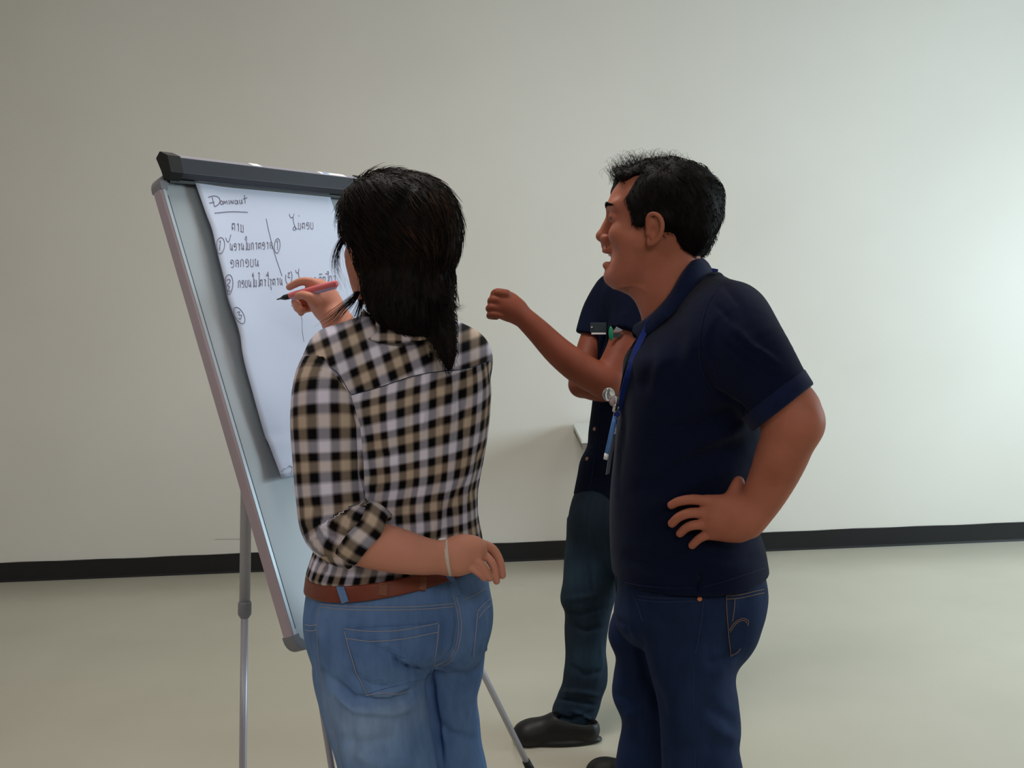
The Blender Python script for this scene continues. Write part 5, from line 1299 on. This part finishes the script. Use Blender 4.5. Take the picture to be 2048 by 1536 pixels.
# other arm : folded across the belly, hand under the raised elbow
vol = Vol(np.min([P(1125, 830, 3.0), P(1260, 640, 3.0)], 0) - [.03, .10, .03], np.max([P(1290, 640, 3.2), P(1140, 830, 3.2)], 0) + [.03, .16, .03], .0036)
vol.add(chain([P(1194, 650, 3.20), P(1179, 700, 3.17), P(1166, 752, 3.12), P(1163, 770, 3.09)], [.038, .042, .041, .038]))
vol.add(chain([P(1163, 768, 3.09), P(1185, 778, 3.05), P(1210, 784, 3.03), P(1235, 782, 3.02)], [.038, .035, .030, .027]), .015)
vol.add(chain([P(1235, 782, 3.02), P(1258, 780, 3.02), P(1270, 778, 3.02)], [.027, .036, .030], side=nrm([0, .2, 1]), q=1.1), .012)
for i, y in enumerate((764, 775, 786, 796)): finger(vol, [P(1266, y, 3.01), P(1285, y - 1, 2.99), P(1298, y, 2.98), P(1306, y + 3, 2.99)], .0095, .004)
finger(vol, [P(1250, 762, 3.0), P(1262, 752, 2.98), P(1272, 748, 2.97)], .011, .005)
a2 = vol.mesh(2)
T3 = [(512, 1264, 1322, .050, .02, 40, 2.0), (534, 1244, 1340, .070, .02, 40, 2.0), (550, 1226, 1352, .082, .02, 40, 2.0), (567, 1212, 1368, .100, .02, 40, 2.2), (600, 1200, 1380, .118, .02, 40, 2.3), (660, 1196, 1372, .125, .01, 40, 2.3), (730, 1194, 1366, .128, .0, 40, 2.3), (800, 1187, 1356, .128, 0, 40, 2.2), (860, 1180, 1348, .130, 0, 40, 2.2), (892, 1176, 1342, .130, 0, 40, 2.2), (915, 1164, 1336, .132, 0, 40, 2.2), (950, 1157, 1332, .134, 0, 40, 2.2), (985, 1150, 1328, .134, 0, 40, 2.2)]
P3R = [(960, 1160, 1322, .122, 0, 40, 2.1), (1000, 1142, 1326, .126, 0, 40, 2.1), (1060, 1142, 1320, .124, 0, 40, 2.1), (1100, 1160, 1300, .10, 0, 40, 2.0), (1120, 1180, 1280, .07, 0, 40, 2.0)]
A3 = [(1040, 1140, 1245, .080, -.02, 10, 2.1), (1100, 1132, 1240, .088, -.02, 10, 2.2), (1160, 1126, 1236, .086, -.02, 10, 2.2), (1205, 1122, 1228, .082, -.02, 10, 2.2), (1222, 1128, 1222, .078, -.02, 10, 2.2), (1256, 1130, 1215, .074, -.02, 10, 2.1), (1299, 1133, 1213, .070, -.02, 10, 2.1), (1341, 1130, 1215, .070, -.02, 10, 2.1), (1370, 1126, 1212, .070, -.02, 10, 2.1), (1392, 1116, 1204, .068, -.02, 10, 2.1), (1424, 1106, 1197, .066, -.02, 10, 2.1), (1450, 1122, 1186, .058, -.02, 10, 2.0)]
B3 = [(1040, 1226, 1322, .086, -.07, 10, 2.1), (1120, 1228, 1320, .086, -.11, 10, 2.1), (1222, 1232, 1312, .078, -.17, 10, 2.1), (1350, 1244, 1320, .070, -.20, 10, 2.1), (1450, 1246, 1322, .068, -.23, 10, 2.1), (1540, 1252, 1318, .062, -.26, 10, 2.0)]
sk = coarse([rows2loft(T3, DP, .016), rows2loft(P3R, DP, .026), rows2loft(A3, DP, .026), rows2loft(B3, DP, .026), cap(P(1280, 600, 3.08), P(1262, 660, 3.06), .05, .055), cap(P(1225, 590, 3.25), P(1198, 645, 3.20), .036, .034), cap(P(1155, 1420, 3.15), P(1160, 1462, 3.15), .036, .034)])
V, Q = joinm([hd, a1, a2, sk]); qmesh('body', V, Q, M['skin_d'], tp)
for q in (1, -1):
    e = MB(); e.ball(thd.w(.0815, .032 * q, .003), (.0106, .0115, .0086), ax=thd.R); e.build('eye', M['eye'], tp, smooth=True)
vol = Vol(thd.c - [.15, .15, .15], thd.c + [.15, .15, .16], .004)
vol.add(thd.e((-.010, 0, .034), (.098, .084, .080))); vol.add(thd.e((.045, 0, .075), (.055, .066, .036)), .02); vol.add(thd.e((-.06, 0, -.02), (.04, .066, .06)), .02)
vol.sub(thd.e((.100, 0, -.020), (.050, .100, .072)), .008); vol.sub(thd.e((.045, 0, -.075), (.07, .10, .075)), .008)
V, Q = vol.mesh(3); V = folds(V, Q, .0025, 110, 6); qmesh('hair', V, Q, M['hair'], tp)
# shirt
vol = Vol(np.min([P(1130, 1010, 3.2), P(1130, 1010, 3.2)], 0) - [.04, .32, .03], P(1400, 520, 3.2) + [.05, .30, .02], .0046)
vol.add(rows2loft(T3, DP))
vol.add(cap(P(1235, 585, 3.23), P(1222, 600, 3.24), .062, .060), .05); vol.add(cap(P(1310, 580, 3.09), P(1290, 600, 3.07), .060, .064), .05)
ns_ = cut(chain([P(1296, 590, 3.08), P(1276, 630, 3.065), P(1255, 678, 3.045), P(1238, 712, 3.03)], [.074, .074, .070, .066]), P(1249, 678, 3.05), nrm(P(1230, 690, 3.03) - P(1245, 655, 3.06)))
fs_ = cut(chain([P(1226, 592, 3.24), P(1204, 620, 3.22), P(1190, 660, 3.20), P(1184, 690, 3.18)], [.066, .062, .058, .056]), P(1180, 670, 3.2), nrm(P(1178, 700, 3.19) - P(1188, 655, 3.2)))
vol.add(ns_, .02); vol.add(fs_, .02)
vol.sub(chain([P(1292, 530, 3.16), P(1290, 480, 3.16)], [.058, .062]), .005)
V, Q = vol.mesh(3)
V = creases(V, Q, [([(1240, 600), (1230, 640), (1215, 680)], 5, .006), ([(1205, 600), (1210, 650), (1205, 700)], 4, .004), ([(1250, 620), (1246, 660)], 4, -.005), ([(1200, 850), (1192, 920), (1185, 980)], 3, .004), ([(1165, 960), (1190, 950), (1220, 955)], 4, .004), ([(1180, 900), (1200, 890), (1220, 880)], 4, -.004)])
V = folds(V, Q, .0035, 22, 15)
ts3 = qmesh('shirt', V, Q, M['navy2'], tp); t3 = bvh(V, Q)
for x, y in ((1190, 858), (1175, 918)):
    q = shoot(t3, x + 0, y, .001)
    if q is None: q = shoot(t3, x + 4, y, .001)
    if q: MB().ball(q[0], (.0062, .0035, .0062)).build('button', M['button'], ts3, smooth=True)
b = MB(); stitch(b, t3, [(1204, 720), (1200, 800), (1196, 860), (1186, 940), (1180, 980)], .0012, 8)
if b.v: b.build('placket_seam', M['navy_rib'], ts3)
# name badge, green clip and the pale tag at the chest
bd_ = empty('name_badge', tuple(P(1196, 656, 3.02)), label='dark name badge with white lower edge on the chest of the dark shirt', cat='badge')
def fr(x, y, l=.006):
    q = shoot(t3, x, y, l); return q[0] if q else P(x, y, 3.03)
c0 = fr(1197, 656, .010); dy = c0[1]
def rect(x0, y0, x1, y1, d, th, name, mat, par, bev=.0008):
    a, b2, c2, d2 = P(x0, y0, d), P(x1, y0, d), P(x1, y1, d), P(x0, y1, d); off = np.array([0, th, 0])
    V = [a, b2, c2, d2, a + off, b2 + off, c2 + off, d2 + off]
    return MB().add(V, [(0, 1, 2, 3), (7, 6, 5, 4), (0, 4, 5, 1), (1, 5, 6, 2), (2, 6, 7, 3), (3, 7, 4, 0)]).build(name, mat, par, bevel=bev)
dmin = min([fr(x, y, .003)[1] for x in (1182, 1197, 1212) for y in (646, 656, 667)]) - .003
rect(1181, 645, 1213, 665, dmin, .004, 'badge_card', M['badge'], bd_)
rect(1183, 665.5, 1212, 669, dmin - .001, .004, 'lower_edge', M['white_pl'], bd_)
MB().ball(P(1184, 655, dmin - .001), (.004, .002, .003)).build('badge_pin', M['metal'], bd_, smooth=True)
gc = empty('green_clip', tuple(P(1222, 666, dmin)), label='small green clip with pale grey tag beside the dark name badge', cat='clip')
d2 = min([fr(x, y, .003)[1] for x in (1218, 1226, 1240) for y in (650, 666, 675)]) - .004
MB().ball(P(1222, 667, d2), (.0075, .006, .022)).build('clip_body', M['green'], gc, smooth=True)
a = [P(1227, 664, d2), P(1233, 653, d2), P(1246, 660, d2), P(1240, 663, d2)]; o_ = np.array([0, .003, 0])
MB().add(a + [p + o_ for p in a], [(0, 1, 2, 3), (7, 6, 5, 4), (0, 4, 5, 1), (1, 5, 6, 2), (2, 6, 7, 3), (3, 7, 4, 0)]).build('pale_tag', M['cap_grey'], gc)
a = [P(1226, 666, d2), P(1244, 665, d2), P(1240, 674, d2), P(1227, 676, d2)]
MB().add(a + [p + o_ for p in a], [(0, 1, 2, 3), (7, 6, 5, 4), (0, 4, 5, 1), (1, 5, 6, 2), (2, 6, 7, 3), (3, 7, 4, 0)]).build('dark_tag', M['badge'], gc)
# jeans
vol = Vol(np.array([P(1100, 1400, 3.1)[0] - .05, 2.76, .03]), np.array([P(1340, 1000, 3.2)[0] + .05, 3.36, P(1200, 950, 3.2)[2]]), .0046)
vol.add(rows2loft(P3R, DP)); vol.add(rows2loft(A3, DP), .02); vol.add(rows2loft(B3, DP), .02)
V, Q = vol.mesh(3)
V = creases(V, Q, [([(1128, 1222), (1160, 1228), (1210, 1215)], 5, .008), ([(1130, 1200), (1160, 1195), (1200, 1190)], 6, -.005), ([(1116, 1398), (1150, 1402), (1196, 1412)], 4, .010), ([(1120, 1384), (1160, 1384), (1205, 1392)], 5, -.007), ([(1108, 1430), (1140, 1440), (1195, 1422)], 4, .008), ([(1140, 1420), (1170, 1432), (1190, 1445)], 4, -.006),
                  ([(1140, 1250), (1170, 1262), (1212, 1252)], 6, .006), ([(1135, 1330), (1170, 1350), (1210, 1340)], 7, .006), ([(1200, 1280), (1205, 1330), (1190, 1370)], 5, -.004), ([(1150, 1020), (1180, 1100), (1190, 1200)], 6, .005)])
V = folds(V, Q, .0045, 24, 41)
j3 = qmesh('jeans', V, Q, M['jeans_d'], tp)
cl_h = P(1202, 1482, 3.16); cl_h[2] = 0; k_ = H / (H - 0.0)
def floorpt(x, y): d = ray(x, y); return CAM + d * (-H / d[2])
h1 = floorpt(1203, 1482); t1 = floorpt(1028, 1484); L1 = np.linalg.norm(t1 - h1)
s1 = shoe('clog', h1, t1 - h1, L1, M['black'], tp, clog=True)
b = MB(); tt = nrm(t1 - h1)
for k in (0, .05): p = h1 + (t1 - h1) * (.80 - k * 1.0) + zz * .066; p[1] -= .006; b.ball(p, (.004, .004, .003))
for k in (0, .05):
    p = h1 + (t1 - h1) * (.80 - k) + zz * .058; MB().ball(p + np.array([0, -.022, .004]), (.0042, .004, .0028)).build('vent_hole', M['cap_grey'], s1, smooth=True)
h2 = floorpt(1345, 1610); t2 = floorpt(1196, 1560)
shoe('clog', h2, t2 - h2, .275, M['black'], tp, clog=True)
